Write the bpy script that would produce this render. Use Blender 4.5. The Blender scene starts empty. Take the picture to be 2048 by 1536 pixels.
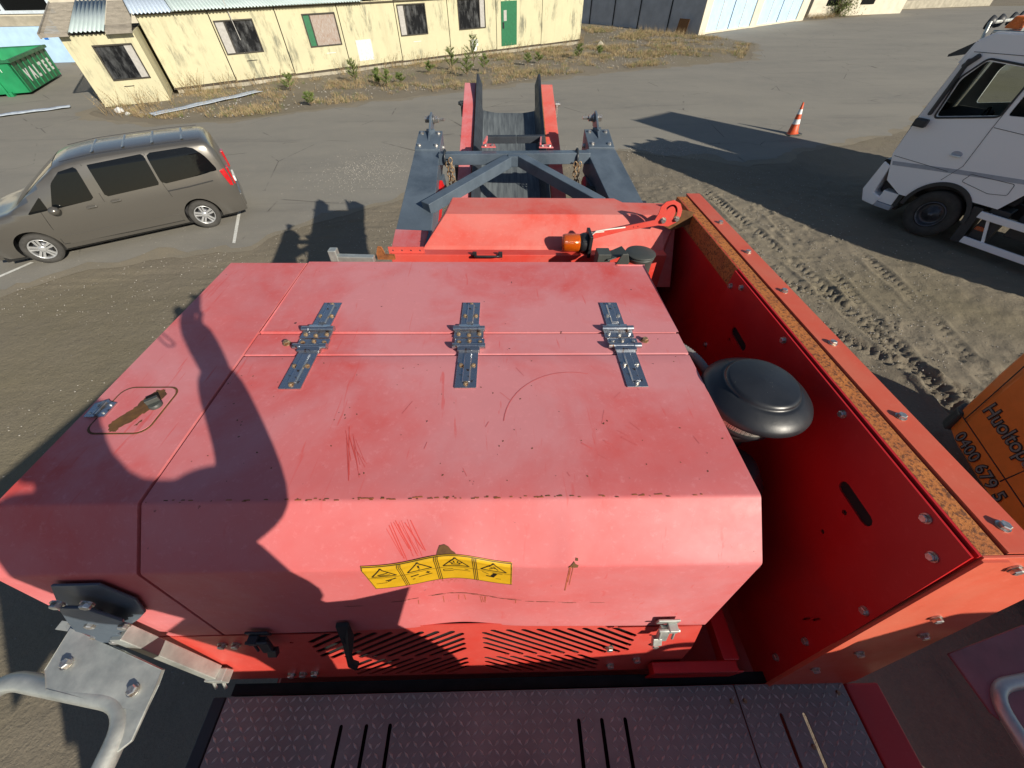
import bpy, bmesh, math, random
import numpy as np
from math import sin, cos, pi, radians as R
from mathutils import Vector as V, Matrix, noise
from mathutils.geometry import tessellate_polygon
random.seed(7)
S = bpy.context.scene
COL = S.collection

# ------------------------------------------------------------------ camera, light, exposure
def cam_rows(p, y, r):
    c, s = cos(y), sin(y)
    right = V((c, s, 0)); f0 = V((-s, c, 0)); up = V((0, 0, 1))
    fwd = f0*cos(p) - up*sin(p); down = -(f0*sin(p) + up*cos(p))
    return Matrix((cos(r)*right + sin(r)*down, -sin(r)*right + cos(r)*down, fwd))
CAM_H = 4.8
MG = cam_rows(R(48.6), R(-1.944), R(0.3))              # camera as seen from the yard
MM = cam_rows(R(46.458), R(-1.944), R(-1.0875))        # camera as seen from the machine (it stands slightly tilted)
cd = bpy.data.cameras.new("camera"); cam = bpy.data.objects.new("camera", cd); COL.objects.link(cam)
rt, dn, fw = MG.row[0], MG.row[1], MG.row[2]
cam.matrix_world = Matrix.Translation((0, 0, CAM_H)) @ Matrix((rt, -dn, -fw)).transposed().to_4x4()
cd.sensor_width = 36; cd.lens = 754.2/2048*36; cd.clip_start = .02; cd.clip_end = 2000
S.camera = cam

SUN_EL, SUN_DIR = 26.5, V((.68, -.733))
az = math.atan2(SUN_DIR.x, SUN_DIR.y)
w = bpy.data.worlds.new("World"); S.world = w; w.use_nodes = True
nt = w.node_tree; bg = nt.nodes["Background"]
sky = nt.nodes.new("ShaderNodeTexSky"); sky.sky_type = 'NISHITA'; sky.sun_disc = False
sky.sun_elevation = R(SUN_EL); sky.sun_rotation = az; sky.dust_density = .6; sky.ozone_density = 1.6
nt.links.new(sky.outputs[0], bg.inputs[0]); bg.inputs[1].default_value = .068
sl = bpy.data.lights.new("sun", 'SUN'); so = bpy.data.objects.new("sun", sl); COL.objects.link(so)
sl.energy = 5.0; sl.angle = R(.53); sl.color = (1, .92, .78)
sd = V((SUN_DIR.x*cos(R(SUN_EL)), SUN_DIR.y*cos(R(SUN_EL)), sin(R(SUN_EL))))
so.rotation_euler = sd.to_track_quat('Z', 'Y').to_euler()
S.view_settings.view_transform = 'Standard'; S.view_settings.look = 'None'
S.view_settings.exposure = 0.3; S.view_settings.gamma = 1
S.cycles.max_bounces = 6

# ------------------------------------------------------------------ materials
def lin(c): return tuple(((x/12.92) if x <= .04045 else ((x+.055)/1.055)**2.4) for x in c)
def rgb(r, g, b): return lin((r/255, g/255, b/255))
class N:
    def __init__(s, name):
        s.m = bpy.data.materials.new(name); s.m.use_nodes = True; s.t = s.m.node_tree; s.b = s.t.nodes["Principled BSDF"]; s._c = {}
    def node(s, k, **kw):
        n = s.t.nodes.new(k)
        for a, v in kw.items(): setattr(n, a, v)
        return n
    def L(s, a, b): s.t.links.new(a, b)
    def co(s, which='Object', sc=(1, 1, 1), rot=(0, 0, 0)):
        tc = s.node('ShaderNodeTexCoord'); mp = s.node('ShaderNodeMapping')
        s.L(tc.outputs[which], mp.inputs[0]); mp.inputs['Scale'].default_value = sc; mp.inputs['Rotation'].default_value = rot
        return mp.outputs[0]
    def noise(s, scale, detail=4, rough=.6, co=None, dist=0):
        n = s.node('ShaderNodeTexNoise'); n.inputs['Scale'].default_value = scale; n.inputs['Detail'].default_value = detail
        n.inputs['Roughness'].default_value = rough; n.inputs['Distortion'].default_value = dist
        s.L(co or s.co(), n.inputs['Vector']); return n.outputs['Fac']
    def ramp(s, f, a, b, va=0., vb=1.):
        n = s.node('ShaderNodeMapRange'); n.inputs[1].default_value = a; n.inputs[2].default_value = b
        n.inputs[3].default_value = va; n.inputs[4].default_value = vb; s.L(f, n.inputs[0]); return n.outputs[0]
    def math(s, op, a, b=None):
        n = s.node('ShaderNodeMath', operation=op)
        for i, x in enumerate((a, b)):
            if x is None: continue
            if hasattr(x, 'is_linked'): s.L(x, n.inputs[i])
            else: n.inputs[i].default_value = x
        return n.outputs[0]
    def mix(s, f, a, b):
        n = s.node('ShaderNodeMix', data_type='RGBA')
        for x, i in ((f, 0), (a, 6), (b, 7)):
            if hasattr(x, 'is_linked'): s.L(x, n.inputs[i])
            elif i == 0: n.inputs[0].default_value = x
            else: n.inputs[i].default_value = (*x, 1)
        return n.outputs[2]
    def bump(s, f, st=.3, d=.01, prev=None):
        n = s.node('ShaderNodeBump'); n.inputs['Strength'].default_value = st; n.inputs['Distance'].default_value = d
        s.L(f, n.inputs['Height'])
        if prev: s.L(prev, n.inputs['Normal'])
        return n.outputs[0]
    def out(s, col=None, rough=None, metal=None, normal=None, **kw):
        for k, v in (('Base Color', col), ('Roughness', rough), ('Metallic', metal), ('Normal', normal)):
            if v is None: continue
            if hasattr(v, 'is_linked'): s.L(v, s.b.inputs[k])
            elif k == 'Base Color': s.b.inputs[k].default_value = (*v, 1)
            else: s.b.inputs[k].default_value = v
        for k, v in kw.items(): s.b.inputs[k].default_value = v
        return s.m
def plain(name, c, rough=.5, metal=0., var=.12, sc=8, bmp=.0, **kw):
    n = N(name); f = n.noise(sc, 5)
    col = n.mix(n.ramp(f, .3, .7), tuple(x*(1-var) for x in c), tuple(min(1, x*(1+var)) for x in c))
    nb = n.bump(n.noise(sc*12, 3), bmp, .003) if bmp else None
    rr = n.ramp(n.noise(sc*2.3, 4), .3, .7, max(0, rough-.08), min(1, rough+.1))
    return n.out(col, rr, metal, nb, **kw)
def paint(name, fresh, faded, cover=.5, sc=2.2, rough=.42, chips=.74, chipc=(.05, .025, .02), spec=.5, streak=True):
    """weathered enamel: chalky faded colour with fresher patches, fine scratches and small chips"""
    n = N(name)
    f = n.noise(sc, 6, .62, dist=.4)
    a = n.ramp(f, cover-.13, cover+.13)
    f2 = n.noise(sc*5, 5, .7); a = n.math('MULTIPLY', a, n.ramp(f2, .25, .6, .55, 1.))
    col = n.mix(a, faded, fresh)
    if streak:
        for rot, th in (((0, 0, .5), .73), ((0, 0, -.9), .755), ((0, 0, 1.9), .77)):
            s = n.noise(3.0, 2, .5, n.co(sc=(18, 1.6, 6), rot=rot), dist=1.0)
            col = n.mix(n.math('MULTIPLY', n.ramp(s, th-.05, th+.02), .55), col, fresh)
        s = n.noise(4.0, 3, .5, n.co(sc=(2, 30, 6), rot=(0, 0, .35)), dist=1.5)
        col = n.mix(n.math('MULTIPLY', n.ramp(s, .72, .8), .35), col, tuple(min(1, x*1.5+.1) for x in faded))
    ch = n.noise(38, 3, .55)
    m = n.ramp(ch, chips, chips+.02)
    col = n.mix(m, col, chipc)
    bl = n.noise(.9, 3, .5, n.co(sc=(1, 1.3, 1)))
    col = n.mix(n.math('MULTIPLY', n.ramp(bl, .5, .64), .6), col, tuple(x*.5+y*.5 for x, y in zip(fresh, faded)))
    fl = n.noise(55, 4, .75); col = n.mix(n.ramp(fl, .56, .72, 0, .35), col, tuple(min(1, x*1.15+.03) for x in faded))
    g = n.noise(1.3, 5, .7)
    col = n.mix(n.math('MULTIPLY', n.ramp(g, .5, .8), .28), col, tuple(x*.62+.02 for x in faded))
    rr = n.ramp(n.noise(7, 5, .7), .3, .7, rough-.08, rough+.14)
    nb = n.bump(n.noise(3.1, 2), .12, .02)
    nb = n.bump(n.noise(160, 2), .05, .001, nb)
    return n.out(col, rr, 0, nb, **{'Specular IOR Level': spec})
M = {}
RF, RP = (.50, .018, .013), (.47, .115, .125)
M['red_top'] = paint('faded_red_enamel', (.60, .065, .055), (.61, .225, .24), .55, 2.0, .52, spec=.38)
M['red_face'] = paint('sunlit_red_enamel', (.66, .075, .05), (.64, .20, .17), .5, 3.0, .52, spec=.35)
M['red'] = paint('red_enamel', (.60, .03, .016), (.60, .10, .08), .5, 2.6, .4, .76)
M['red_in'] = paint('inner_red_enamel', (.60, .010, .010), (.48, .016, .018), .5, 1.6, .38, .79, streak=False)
M['red_orange'] = paint('orange_red_enamel', (.60, .075, .035), (.58, .13, .075), .5, 2.6, .45, .77, streak=False)
n = N('rusted_enamel'); f = n.noise(110, 4, .7); f2 = n.noise(9, 4)
col = n.mix(n.ramp(f2, .35, .65), (.50, .17, .035), (.40, .12, .03)); col = n.mix(n.ramp(f, .5, .6), col, (.14, .045, .015))
M["rust_strip"] = n.out(col, .8, 0, n.bump(f, .5, .004))
n = N('bare_rust'); f = n.noise(26, 6, .7); M['rust'] = n.out(n.mix(n.ramp(f, .3, .7), (.16, .075, .02), (.07, .03, .012)), .85, 0, n.bump(f, .4, .004))
n = N('light_rust'); f = n.noise(30, 6, .7); M['rust_light'] = n.out(n.mix(n.ramp(f, .35, .65), (.36, .12, .03), (.17, .06, .02)), .85, 0, n.bump(f, .4, .003))
M['slate'] = paint('slate_blue_enamel', (.055, .075, .10), (.10, .13, .165), .5, 3, .36, .76, (.2, .2, .2), streak=False)
M['slate_dark'] = plain('dark_grey_enamel', (.025, .03, .036), .42)
n = N('galvanised_steel'); vo = n.node('ShaderNodeTexVoronoi'); vo.inputs['Scale'].default_value = 60; n.L(n.co(), vo.inputs[0])
f = n.noise(14, 6, .7)
M['galv'] = n.out(n.mix(n.ramp(f, .3, .75), (.38, .40, .38), (.60, .62, .58)), n.ramp(f, .3, .7, .4, .62), .65, n.bump(n.noise(50, 4), .12, .003))
n = N('stainless_steel'); f = n.noise(22, 5, .7); g = n.noise(45, 3, .6)
c0 = n.mix(n.ramp(f, .55, .75), (.50, .52, .55), (.30, .21, .11))
M['steel'] = n.out(n.mix(n.ramp(g, .62, .7), c0, (.2, .09, .035)), n.ramp(f, .3, .7, .16, .4), .95)
n = N('zinc_bolt'); f = n.noise(90, 3); M['bolt'] = n.out(n.mix(n.ramp(f, .45, .7), (.62, .62, .6), (.32, .22, .13)), .35, .85)
n = N('rusty_bolt'); f = n.noise(90, 3); M['bolt_rust'] = n.out(n.mix(n.ramp(f, .4, .65), (.42, .32, .2), (.16, .065, .022)), .6, .5)
M['black'] = plain('black_plastic', (.016, .017, .02), .42, bmp=.1)
M['cap_black'] = plain('dusty_black_plastic', (.018, .020, .025), .36, var=.3, sc=5, bmp=.08)
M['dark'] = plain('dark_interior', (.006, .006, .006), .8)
n = N('rubber_belt'); f = n.noise(3, 5, .6, n.co(sc=(12, 1, 1))); M['belt'] = n.out(n.mix(n.ramp(f, .35, .65), (.06, .07, .08), (.13, .15, .16)), .65, 0, n.bump(n.noise(60, 3), .2, .002))
M['rubber'] = plain('rubber', (.014, .014, .015), .75, bmp=.2, var=.25)
M['rubber_skirt'] = plain('rubber_skirt', (.026, .032, .042), .6, bmp=.1, var=.25)
M['glass'] = plain('dark_glass', (.004, .005, .006), .04, var=0, **{'Specular IOR Level': .35})
n = N('dirty_window_glass'); f = n.noise(2.2, 5, .7, n.co(sc=(1.5, 1.5, .6))); M['old_glass'] = n.out(n.mix(n.ramp(f, .45, .72), (.006, .007, .009), (.09, .095, .10)), n.ramp(f, .4, .7, .08, .35), 0, None)
n = N('clear_glass'); n.b.inputs['Transmission Weight'].default_value = 1; M['clear'] = n.out((.25, .33, .30), .02, 0, None, IOR=1.12)
n = N('amber_lens'); wv = n.node('ShaderNodeTexWave', wave_type='BANDS', bands_direction='X'); wv.inputs['Scale'].default_value = 95; n.L(n.co(), wv.inputs[0])
M['amber'] = n.out((.50, .085, .004), .16, 0, n.bump(wv.outputs['Fac'], .5, .004), **{'Subsurface Weight': .25, 'Coat Weight': .5})
M['white_sheet'] = plain('white_wire', (.75, .75, .68), .5)
M['yellow'] = plain('yellow_vinyl', (.62, .36, .012), .4, var=.12, sc=20)
M['ink'] = plain('black_ink', (.012, .01, .008), .5)
n = N('chequer_plate'); f = n.noise(6, 6, .7); g = n.noise(2.2, 4, .6)
M['deck'] = n.out(n.mix(n.ramp(g, .3, .7), n.mix(n.ramp(f, .3, .7), (.19, .20, .195), (.36, .37, .355)), (.22, .19, .18)), n.ramp(f, .3, .7, .5, .75), .1, n.bump(n.noise(80, 4), .3, .002))
M['tread'] = plain('worn_tread', (.46, .46, .45), .4, .2, var=.25, sc=30)
M['hose'] = plain('grey_hose', (.22, .22, .21), .5)
M['hydraulic'] = plain('black_hose', (.012, .012, .012), .5)
M['mesh'] = plain('perforated_steel', (.45, .43, .38), .4, .8)
M['tin'] = plain('dusty_plastic_cap', (.05, .055, .05), .5, var=.2, bmp=.1)

# ------------------------------------------------------------------ mesh building
class MB:
    def __init__(s): s.v = []; s.f = []; s.m = []; s.sm = []
    def add(s, vs, fs, mi=0, smooth=False):
        o = len(s.v); s.v += [tuple(p) for p in vs]
        for f in fs: s.f.append(tuple(i+o for i in f)); s.m.append(mi); s.sm.append(smooth)
        return s
    def box(s, c, d, rot=None, mi=0):
        x, y, z = (k/2 for k in d)
        p = [V((i*x, j*y, k*z)) for k in (-1, 1) for j in (-1, 1) for i in (-1, 1)]
        if rot is not None: p = [rot @ q for q in p]
        return s.add([q+V(c) for q in p], [(0, 2, 3, 1), (4, 5, 7, 6), (0, 1, 5, 4), (2, 6, 7, 3), (0, 4, 6, 2), (1, 3, 7, 5)], mi)
    def span(s, a, b, mi=0):
        a, b = V(a), V(b); return s.box((a+b)/2, [abs(k) for k in (b-a)], mi=mi)
    def prism(s, poly, vec, mi=0):
        n = len(poly); vec = V(vec); a = [V(p) for p in poly]
        s.add(a+[p+vec for p in a], [tuple(range(n))[::-1], tuple(range(n, 2*n))]+[(i, (i+1) % n, (i+1) % n+n, i+n) for i in range(n)], mi); return s
    def plate(s, outer, holes=(), th=.004, o=(0, 0, 0), u=(1, 0, 0), v=(0, 1, 0), mi=0, mis=None):
        o, u, v = V(o), V(u), V(v); nrm = u.cross(v).normalized()*th
        loops = [outer]+list(holes); tri = tessellate_polygon([[V((p[0], p[1], 0)) for p in l] for l in loops])
        pts = [o+u*p[0]+v*p[1] for l in loops for p in l]; n = len(pts)
        fs = []
        for t in tri:
            a, b, c = pts[t[0]], pts[t[1]], pts[t[2]]
            if (b-a).cross(c-a).length < 1e-12: continue
            if (b-a).cross(c-a).dot(nrm) < 0: t = (t[0], t[2], t[1])
            fs.append(tuple(t))
        base = s.add([p+nrm for p in pts]+pts, fs+[tuple(i+n for i in f[::-1]) for f in fs], mi)
        k = 0; sf = []
        for l in loops:
            m = len(l); sf += [(k+i, k+(i+1) % m, k+(i+1) % m+n, k+i+n) for i in range(m)]; k += m
        o2 = len(s.v)-2*n
        for f in sf: s.f.append(tuple(i+o2 for i in f)); s.m.append(mi if mis is None else mis); s.sm.append(False)
        return s
    def tube(s, path, r, seg=10, caps=True, mi=0, closed=False):
        P = [V(p) for p in path]; n = len(P); rr = r if hasattr(r, '__len__') else [r]*n
        vs = []; up = None
        for i, p in enumerate(P):
            if closed: t = P[(i+1) % n]-P[i-1]
            else: t = P[min(i+1, n-1)]-P[max(i-1, 0)]
            t.normalize()
            if up is None: up = t.orthogonal().normalized()
            up = (up-t*up.dot(t)).normalized(); w = t.cross(up)
            vs += [p+(up*cos(2*pi*k/seg)+w*sin(2*pi*k/seg))*rr[i] for k in range(seg)]
        fs = [(i*seg+k, i*seg+(k+1) % seg, ((i+1) % n)*seg+(k+1) % seg, ((i+1) % n)*seg+k) for i in range(n if closed else n-1) for k in range(seg)]
        s.add(vs, fs, mi, True)
        if caps and not closed: s.add([vs[k] for k in range(seg)], [tuple(range(seg))[::-1]], mi); s.add([vs[(n-1)*seg+k] for k in range(seg)], [tuple(range(seg))], mi)
        return s
    def bar(s, a, b, w, h, up=(0, 0, 1), mi=0):
        a, b, up = V(a), V(b), V(up); t = (b-a).normalized(); x = t.cross(up).normalized(); z = x.cross(t)
        q = [x*i*w/2+z*j*h/2 for i, j in ((-1, -1), (1, -1), (1, 1), (-1, 1))]
        return s.add([a+k for k in q]+[b+k for k in q], [(0, 1, 2, 3)[::-1], (4, 5, 6, 7), (0, 1, 5, 4), (1, 2, 6, 5), (2, 3, 7, 6), (3, 0, 4, 7)], mi)
    def lathe(s, prof, o=(0, 0, 0), ax=(0, 0, 1), seg=32, mi=0, smooth=True, cap=True):
        o, ax = V(o), V(ax).normalized(); u = ax.orthogonal().normalized(); w = ax.cross(u); n = len(prof)
        vs = [o+ax*z+(u*cos(2*pi*k/seg)+w*sin(2*pi*k/seg))*r for r, z in prof for k in range(seg)]
        fs = [(i*seg+k, i*seg+(k+1) % seg, (i+1)*seg+(k+1) % seg, (i+1)*seg+k) for i in range(n-1) for k in range(seg)]
        s.add(vs, fs, mi, smooth)
        if cap and prof[0][0] > 1e-5: s.add(vs[:seg], [tuple(range(seg))[::-1]], mi)
        if cap and prof[-1][0] > 1e-5: s.add(vs[-seg:], [tuple(range(seg))], mi)
        return s
    def bolt(s, p, nrm, r=.009, mi=0):
        p, nrm = V(p), V(nrm).normalized()
        s.lathe([(r*1.25, -.001), (r*1.25, r*.22)], p, nrm, 14, mi, False)
        return s.lathe([(r, r*.2), (r, r*.85), (r*.82, r*1.0)], p, nrm, 6, mi, False)
    def grid(s, fn, nu, nv, mi=0, smooth=True):
        vs = [fn(i/nu, j/nv) for j in range(nv+1) for i in range(nu+1)]
        return s.add(vs, [(j*(nu+1)+i, j*(nu+1)+i+1, (j+1)*(nu+1)+i+1, (j+1)*(nu+1)+i) for j in range(nv) for i in range(nu)], mi, smooth)
    def build(s, name, mats, parent=None, bevel=0, loc=None, rot=None, seg=2, fix=False):
        me = bpy.data.meshes.new(name); me.from_pydata(s.v, [], s.f); me.update()
        if fix:
            b = bmesh.new(); b.from_mesh(me); bmesh.ops.remove_doubles(b, verts=b.verts, dist=1e-5); bmesh.ops.recalc_face_normals(b, faces=b.faces)
            if len(b.faces) == len(s.f): b.to_mesh(me)
            else: b.to_mesh(me)
            b.free(); me.update()
            if len(me.polygons) == len(s.f):
                me.polygons.foreach_set('material_index', s.m); me.polygons.foreach_set('use_smooth', s.sm)
        else:
            me.polygons.foreach_set('material_index', s.m); me.polygons.foreach_set('use_smooth', s.sm)
        for m in (mats if isinstance(mats, (list, tuple)) else [mats]): me.materials.append(M[m] if isinstance(m, str) else m)
        o = bpy.data.objects.new(name, me); COL.objects.link(o)
        if parent is not None: o.parent = parent
        if loc is not None: o.location = loc
        if rot is not None: o.rotation_euler = rot
        if bevel:
            bm = o.modifiers.new('bevel', 'BEVEL'); bm.width = bevel; bm.segments = seg; bm.limit_method = 'ANGLE'; bm.angle_limit = R(35)
        return o
def merge_into(o, mb, mats):
    """surface marks become part of the sheet's own mesh"""
    me = o.data; b0 = len(me.materials)
    for m in mats: me.materials.append(M[m])
    bm = bmesh.new(); bm.from_mesh(me); vs = [bm.verts.new(v) for v in mb.v]
    for f, mi in zip(mb.f, mb.m):
        try: q = bm.faces.new([vs[i] for i in f]); q.material_index = b0+mi
        except ValueError: pass
    bm.to_mesh(me); bm.free(); return o
def rrect(x0, y0, x1, y1, r, n=5):
    o = []
    for cx, cy, a in ((x1-r, y1-r, 0), (x0+r, y1-r, 90), (x0+r, y0+r, 180), (x1-r, y0+r, 270)):
        o += [(cx+r*cos(R(a+90*k/n)), cy+r*sin(R(a+90*k/n))) for k in range(n+1)]
    return o
def circ(x, y, r, n=12): return [(x+r*cos(2*pi*k/n), y+r*sin(2*pi*k/n)) for k in range(n)]
def slot(a, b, r, n=5):
    a, b = V(a), V(b); t = math.atan2(b.y-a.y, b.x-a.x)
    return [(b.x+r*cos(t-pi/2+pi*k/n), b.y+r*sin(t-pi/2+pi*k/n)) for k in range(n+1)]+[(a.x+r*cos(t+pi/2+pi*k/n), a.y+r*sin(t+pi/2+pi*k/n)) for k in range(n+1)]
def tag(o, label=None, cat=None, group=None, kind=None):
    for k, v in (('label', label), ('category', cat), ('group', group), ('kind', kind)):
        if v: o[k] = v
    return o
def empty(name, loc=(0, 0, 0), rz=0, parent=None):
    o = bpy.data.objects.new(name, None); COL.objects.link(o); o.location = loc; o.rotation_euler = (0, 0, rz); o.empty_display_size = .2
    if parent: o.parent = parent
    return o
def copy_tree(o, parent=None):
    c = o.copy(); COL.objects.link(c)
    if parent: c.parent = parent
    for ch in list(o.children): copy_tree(ch, c)
    return c
def text_mesh(s, name, size, mat, parent, mtx, extrude=.001, spacing=1.0, bold=0.0, sx=1.0):
    cu = bpy.data.curves.new(name, 'FONT'); cu.body = s; cu.size = size; cu.extrude = extrude; cu.space_character = spacing; cu.offset = bold
    t = bpy.data.objects.new(name, cu); COL.objects.link(t); bpy.context.view_layer.update()
    me = bpy.data.meshes.new_from_object(t.evaluated_get(bpy.context.evaluated_depsgraph_get()))
    bpy.data.objects.remove(t); me.name = name
    me.materials.clear(); me.materials.append(M[mat] if isinstance(mat, str) else mat)
    if sx != 1:
        for v in me.vertices: v.co.x *= sx
    o = bpy.data.objects.new(name, me); COL.objects.link(o); o.parent = parent; o.matrix_local = mtx
    return o
def frame(o, u, v):
    u, v = V(u).normalized(), V(v).normalized(); w = u.cross(v)
    return Matrix.Translation(o) @ Matrix((u, v, w)).transposed().to_4x4()
# ------------------------------------------------------------------ ground and road
ROAD = [(-60, -2), (-30, -1), (-18, 4.0), (-10.73, 7.15), (-9.82, 8.0), (-8.41, 8.5), (-6.19, 8.93), (-5.72, 9.67), (-4.88, 10.33), (-2.92, 11.69), (0, 13.6), (2.6, 15.2), (4.62, 15.6), (6.05, 14.85), (7.36, 14.6),
        (8.64, 13.75), (10.2, 14.2), (11.29, 15.2), (13.48, 15.84), (16.94, 17.4), (21.9, 21.5), (36.2, 31.5), (80, 55), (95, 72), (69, 71.4), (51.2, 66.8), (44, 60.5), (35.9, 56.6), (34.3, 56.2), (27, 52.6), (18.8, 45.4), (20, 43.9),
        (21.3, 39.9), (17.7, 33.4), (13.8, 32.1), (8.3, 30.4), (3.8, 28.5), (-1.3, 25.6), (-5.8, 23.7), (-9.2, 21.8), (-11.4, 20.5), (-14.4, 19.9), (-17.4, 20.8), (-18.95, 21.9), (-19.4, 24), (-21.4, 28.5), (-25, 33), (-29.1, 35.3), (-38.3, 41.2), (-60, 47)]
def fine(poly, step=.25, amp=.12):
    out = []
    for i, a in enumerate(poly):
        b = poly[(i+1) % len(poly)]; a2, b2 = V(a), V(b); d = (b2-a2); L = d.length; k = max(1, int(L/step)); nn = V((-d.y, d.x))/max(L, 1e-6)
        for j in range(k):
            p = a2+d*j/k; w = amp*min(1, 8/max(1, p.length/6))
            q = p+nn*w*(noise.noise(V((p.x*.9, p.y*.9, 3)))*2.2+noise.noise(V((p.x*4, p.y*4, 9)))*.7)
            out.append((q.x, q.y))
    return out
RF_ = fine(ROAD)
def inside_many(px, py, poly):
    c = np.zeros(px.shape, bool); n = len(poly)
    for i in range(n):
        x1, y1 = poly[i]; x2, y2 = poly[(i+1) % n]
        if y1 == y2: continue
        m = ((y1 > py) != (y2 > py)) & (px < (x2-x1)*(py-y1)/(y2-y1)+x1); c ^= m
    return c
def lines(lo, hi, a, b, fine_, coarse0, grow=1.12):
    o = list(np.arange(a, b, fine_)); s = coarse0; x = a
    while x > lo: x -= s; o.insert(0, x); s *= grow
    s = coarse0; x = b
    while x < hi: o.append(x); x += s; s *= grow
    return np.array(o)
gx = lines(-130, 170, 3.0, 10.5, .045, .1, 1.05); gy = lines(-60, 260, 2.6, 12.5, .045, .1, 1.05)
GX, GY = np.meshgrid(gx, gy)
def vnoise(X, Y, sc, seed, octv=3):
    rs = np.random.RandomState(seed); out = np.zeros(X.shape); amp = 1.
    for o in range(octv):
        T = rs.rand(256, 256); u = X*sc*2**o+seed*7.3; v = Y*sc*2**o+seed*3.1
        iu = np.floor(u).astype(int); iv = np.floor(v).astype(int); fu = u-iu; fv = v-iv; fu = fu*fu*(3-2*fu); fv = fv*fv*(3-2*fv)
        a = T[iu % 256, iv % 256]; b = T[(iu+1) % 256, iv % 256]; c = T[iu % 256, (iv+1) % 256]; d = T[(iu+1) % 256, (iv+1) % 256]
        out += amp*((a*(1-fu)+b*fu)*(1-fv)+(c*(1-fu)+d*fu)*fv-.5); amp *= .5
    return out
def track(X, Y, p0, p1, wid, pitch, depth, curve=0.):
    p0, p1 = np.array(p0), np.array(p1); d = p1-p0; L = np.hypot(*d); t = d/L; n = np.array((-t[1], t[0]))
    s = (X-p0[0])*t[0]+(Y-p0[1])*t[1]; c = (X-p0[0])*n[0]+(Y-p0[1])*n[1]-curve*np.sin(np.clip(s/L, 0, 1)*pi)+vnoise(X, Y, .8, 21, 2)*.12; s = s+vnoise(X, Y, 2.5, 22, 2)*.05
    m = np.clip((wid/2-np.abs(c))/.05, 0, 1)*np.clip(s/.4, 0, 1)*np.clip((L-s)/.4, 0, 1)
    fade = np.clip(vnoise(X, Y, .9, 5)*2.6+.85, 0, 1)
    ridge = np.where(np.mod(s/pitch+np.abs(c)/wid*1.6, 1) < .45, 1., 0.)*depth
    berm = np.exp(-((np.abs(c)-wid/2-.05)/.05)**2)*depth*.7*np.clip(s/.4, 0, 1)*np.clip((L-s)/.4, 0, 1)
    return (m*(ridge-depth*.9)+berm)*fade
ins = inside_many(GX, GY, ROAD)
ins2 = inside_many(GX+.25, GY, ROAD) & inside_many(GX-.25, GY, ROAD) & inside_many(GX, GY+.25, ROAD) & inside_many(GX, GY-.25, ROAD)
near = np.clip((16-np.hypot(GX-6, GY-6))/6, 0, 1)
Z = vnoise(GX, GY, .35, 1)*.05 + vnoise(GX, GY, 3.2, 2)*.036*near + np.maximum(0, vnoise(GX, GY, 7, 3, 4)-.22)*.10*near*np.clip(vnoise(GX, GY, .5, 11)*3+.7, 0, 1)
for a in (((6.3, 12.0), (7.2, 2.2), .40, .17, .055, .25), ((5.0, 12.4), (5.9, 2.4), .40, .17, .055, .3), ((4.1, 9.0), (8.2, 2.8), .34, .15, .05, -.2), ((7.6, 10.5), (7.0, 2.8), .34, .14, .045, .2), ((5.2, 8.0), (8.6, 3.8), .34, .13, .04, .3), ((4.6, 11.0), (4.4, 3.6), .3, .11, .035, .1), ((8.8, 9.0), (8.0, 3.0), .34, .15, .035, .2)):
    Z += track(GX, GY, *a)
verge = inside_many(GX, GY, [(-19, 22), (-9, 21.5), (4, 28), (14, 32), (20, 36), (21, 42), (16, 46), (7, 41.5), (-17, 25.5)])
Z = np.where(verge, Z*2.0+.05, Z)
sh = [inside_many(GX+a, GY+b, ROAD) for a, b in ((.5, 0), (-.5, 0), (0, .5), (0, -.5))]
near_edge = sh[0] | sh[1] | sh[2] | sh[3]
Z = np.where(near_edge & ~ins, np.clip(Z, -.001, .02)*.6, Z)
Z = np.where(ins, -.004, Z); Z = np.where(ins2, -.012, Z)
Z = np.clip(Z, -.06, .3)
Z = np.where(np.hypot(GX, GY) > 90, Z-.02, Z)
ny, nx = GX.shape
me = bpy.data.meshes.new('ground')
co = np.stack([GX, GY, Z], -1).reshape(-1, 3)
idx = np.arange(nx*ny).reshape(ny, nx)
q = np.stack([idx[:-1, :-1], idx[:-1, 1:], idx[1:, 1:], idx[1:, :-1]], -1).reshape(-1, 4)
me.vertices.add(len(co)); me.vertices.foreach_set('co', co.ravel()); me.loops.add(q.size); me.loops.foreach_set('vertex_index', q.ravel())
me.polygons.add(len(q)); me.polygons.foreach_set('loop_start', np.arange(0, q.size, 4)); me.polygons.foreach_set('loop_total', np.full(len(q), 4)); me.polygons.foreach_set('use_smooth', np.ones(len(q), bool))
me.update(calc_edges=True)
n = N('dirt_and_gravel')
f1, f2, f3, f4 = n.noise(.35, 5), n.noise(3, 6, .7), n.noise(28, 5, .75), n.noise(.12, 4)
c = n.mix(n.ramp(f1, .35, .68), (.225, .195, .145), (.14, .12, .092)); c = n.mix(n.ramp(f2, .3, .7), c, (.18, .158, .122))
c = n.mix(n.math('MULTIPLY', n.ramp(f4, .5, .7), .5), c, (.15, .13, .06))
c = n.mix(n.ramp(n.noise(1.1, 5, .7), .66, .78, 0, .8), c, (.06, .05, .04))
vo = n.node('ShaderNodeTexVoronoi'); vo.inputs['Scale'].default_value = 16; n.L(n.co(), vo.inputs[0])
st = n.ramp(vo.outputs['Distance'], .12, .2, 1, 0); pick = n.ramp(n.noise(9, 2), .6, .66); st = n.math('MULTIPLY', st, pick)
c = n.mix(st, c, (.34, .32, .29)); c = n.mix(n.ramp(f3, .35, .75, 0, .5), c, (.26, .22, .16))
nb = n.bump(f3, .6, .02); nb = n.bump(st, .7, .02, nb); nb = n.bump(f2, .6, .05, nb)
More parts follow.
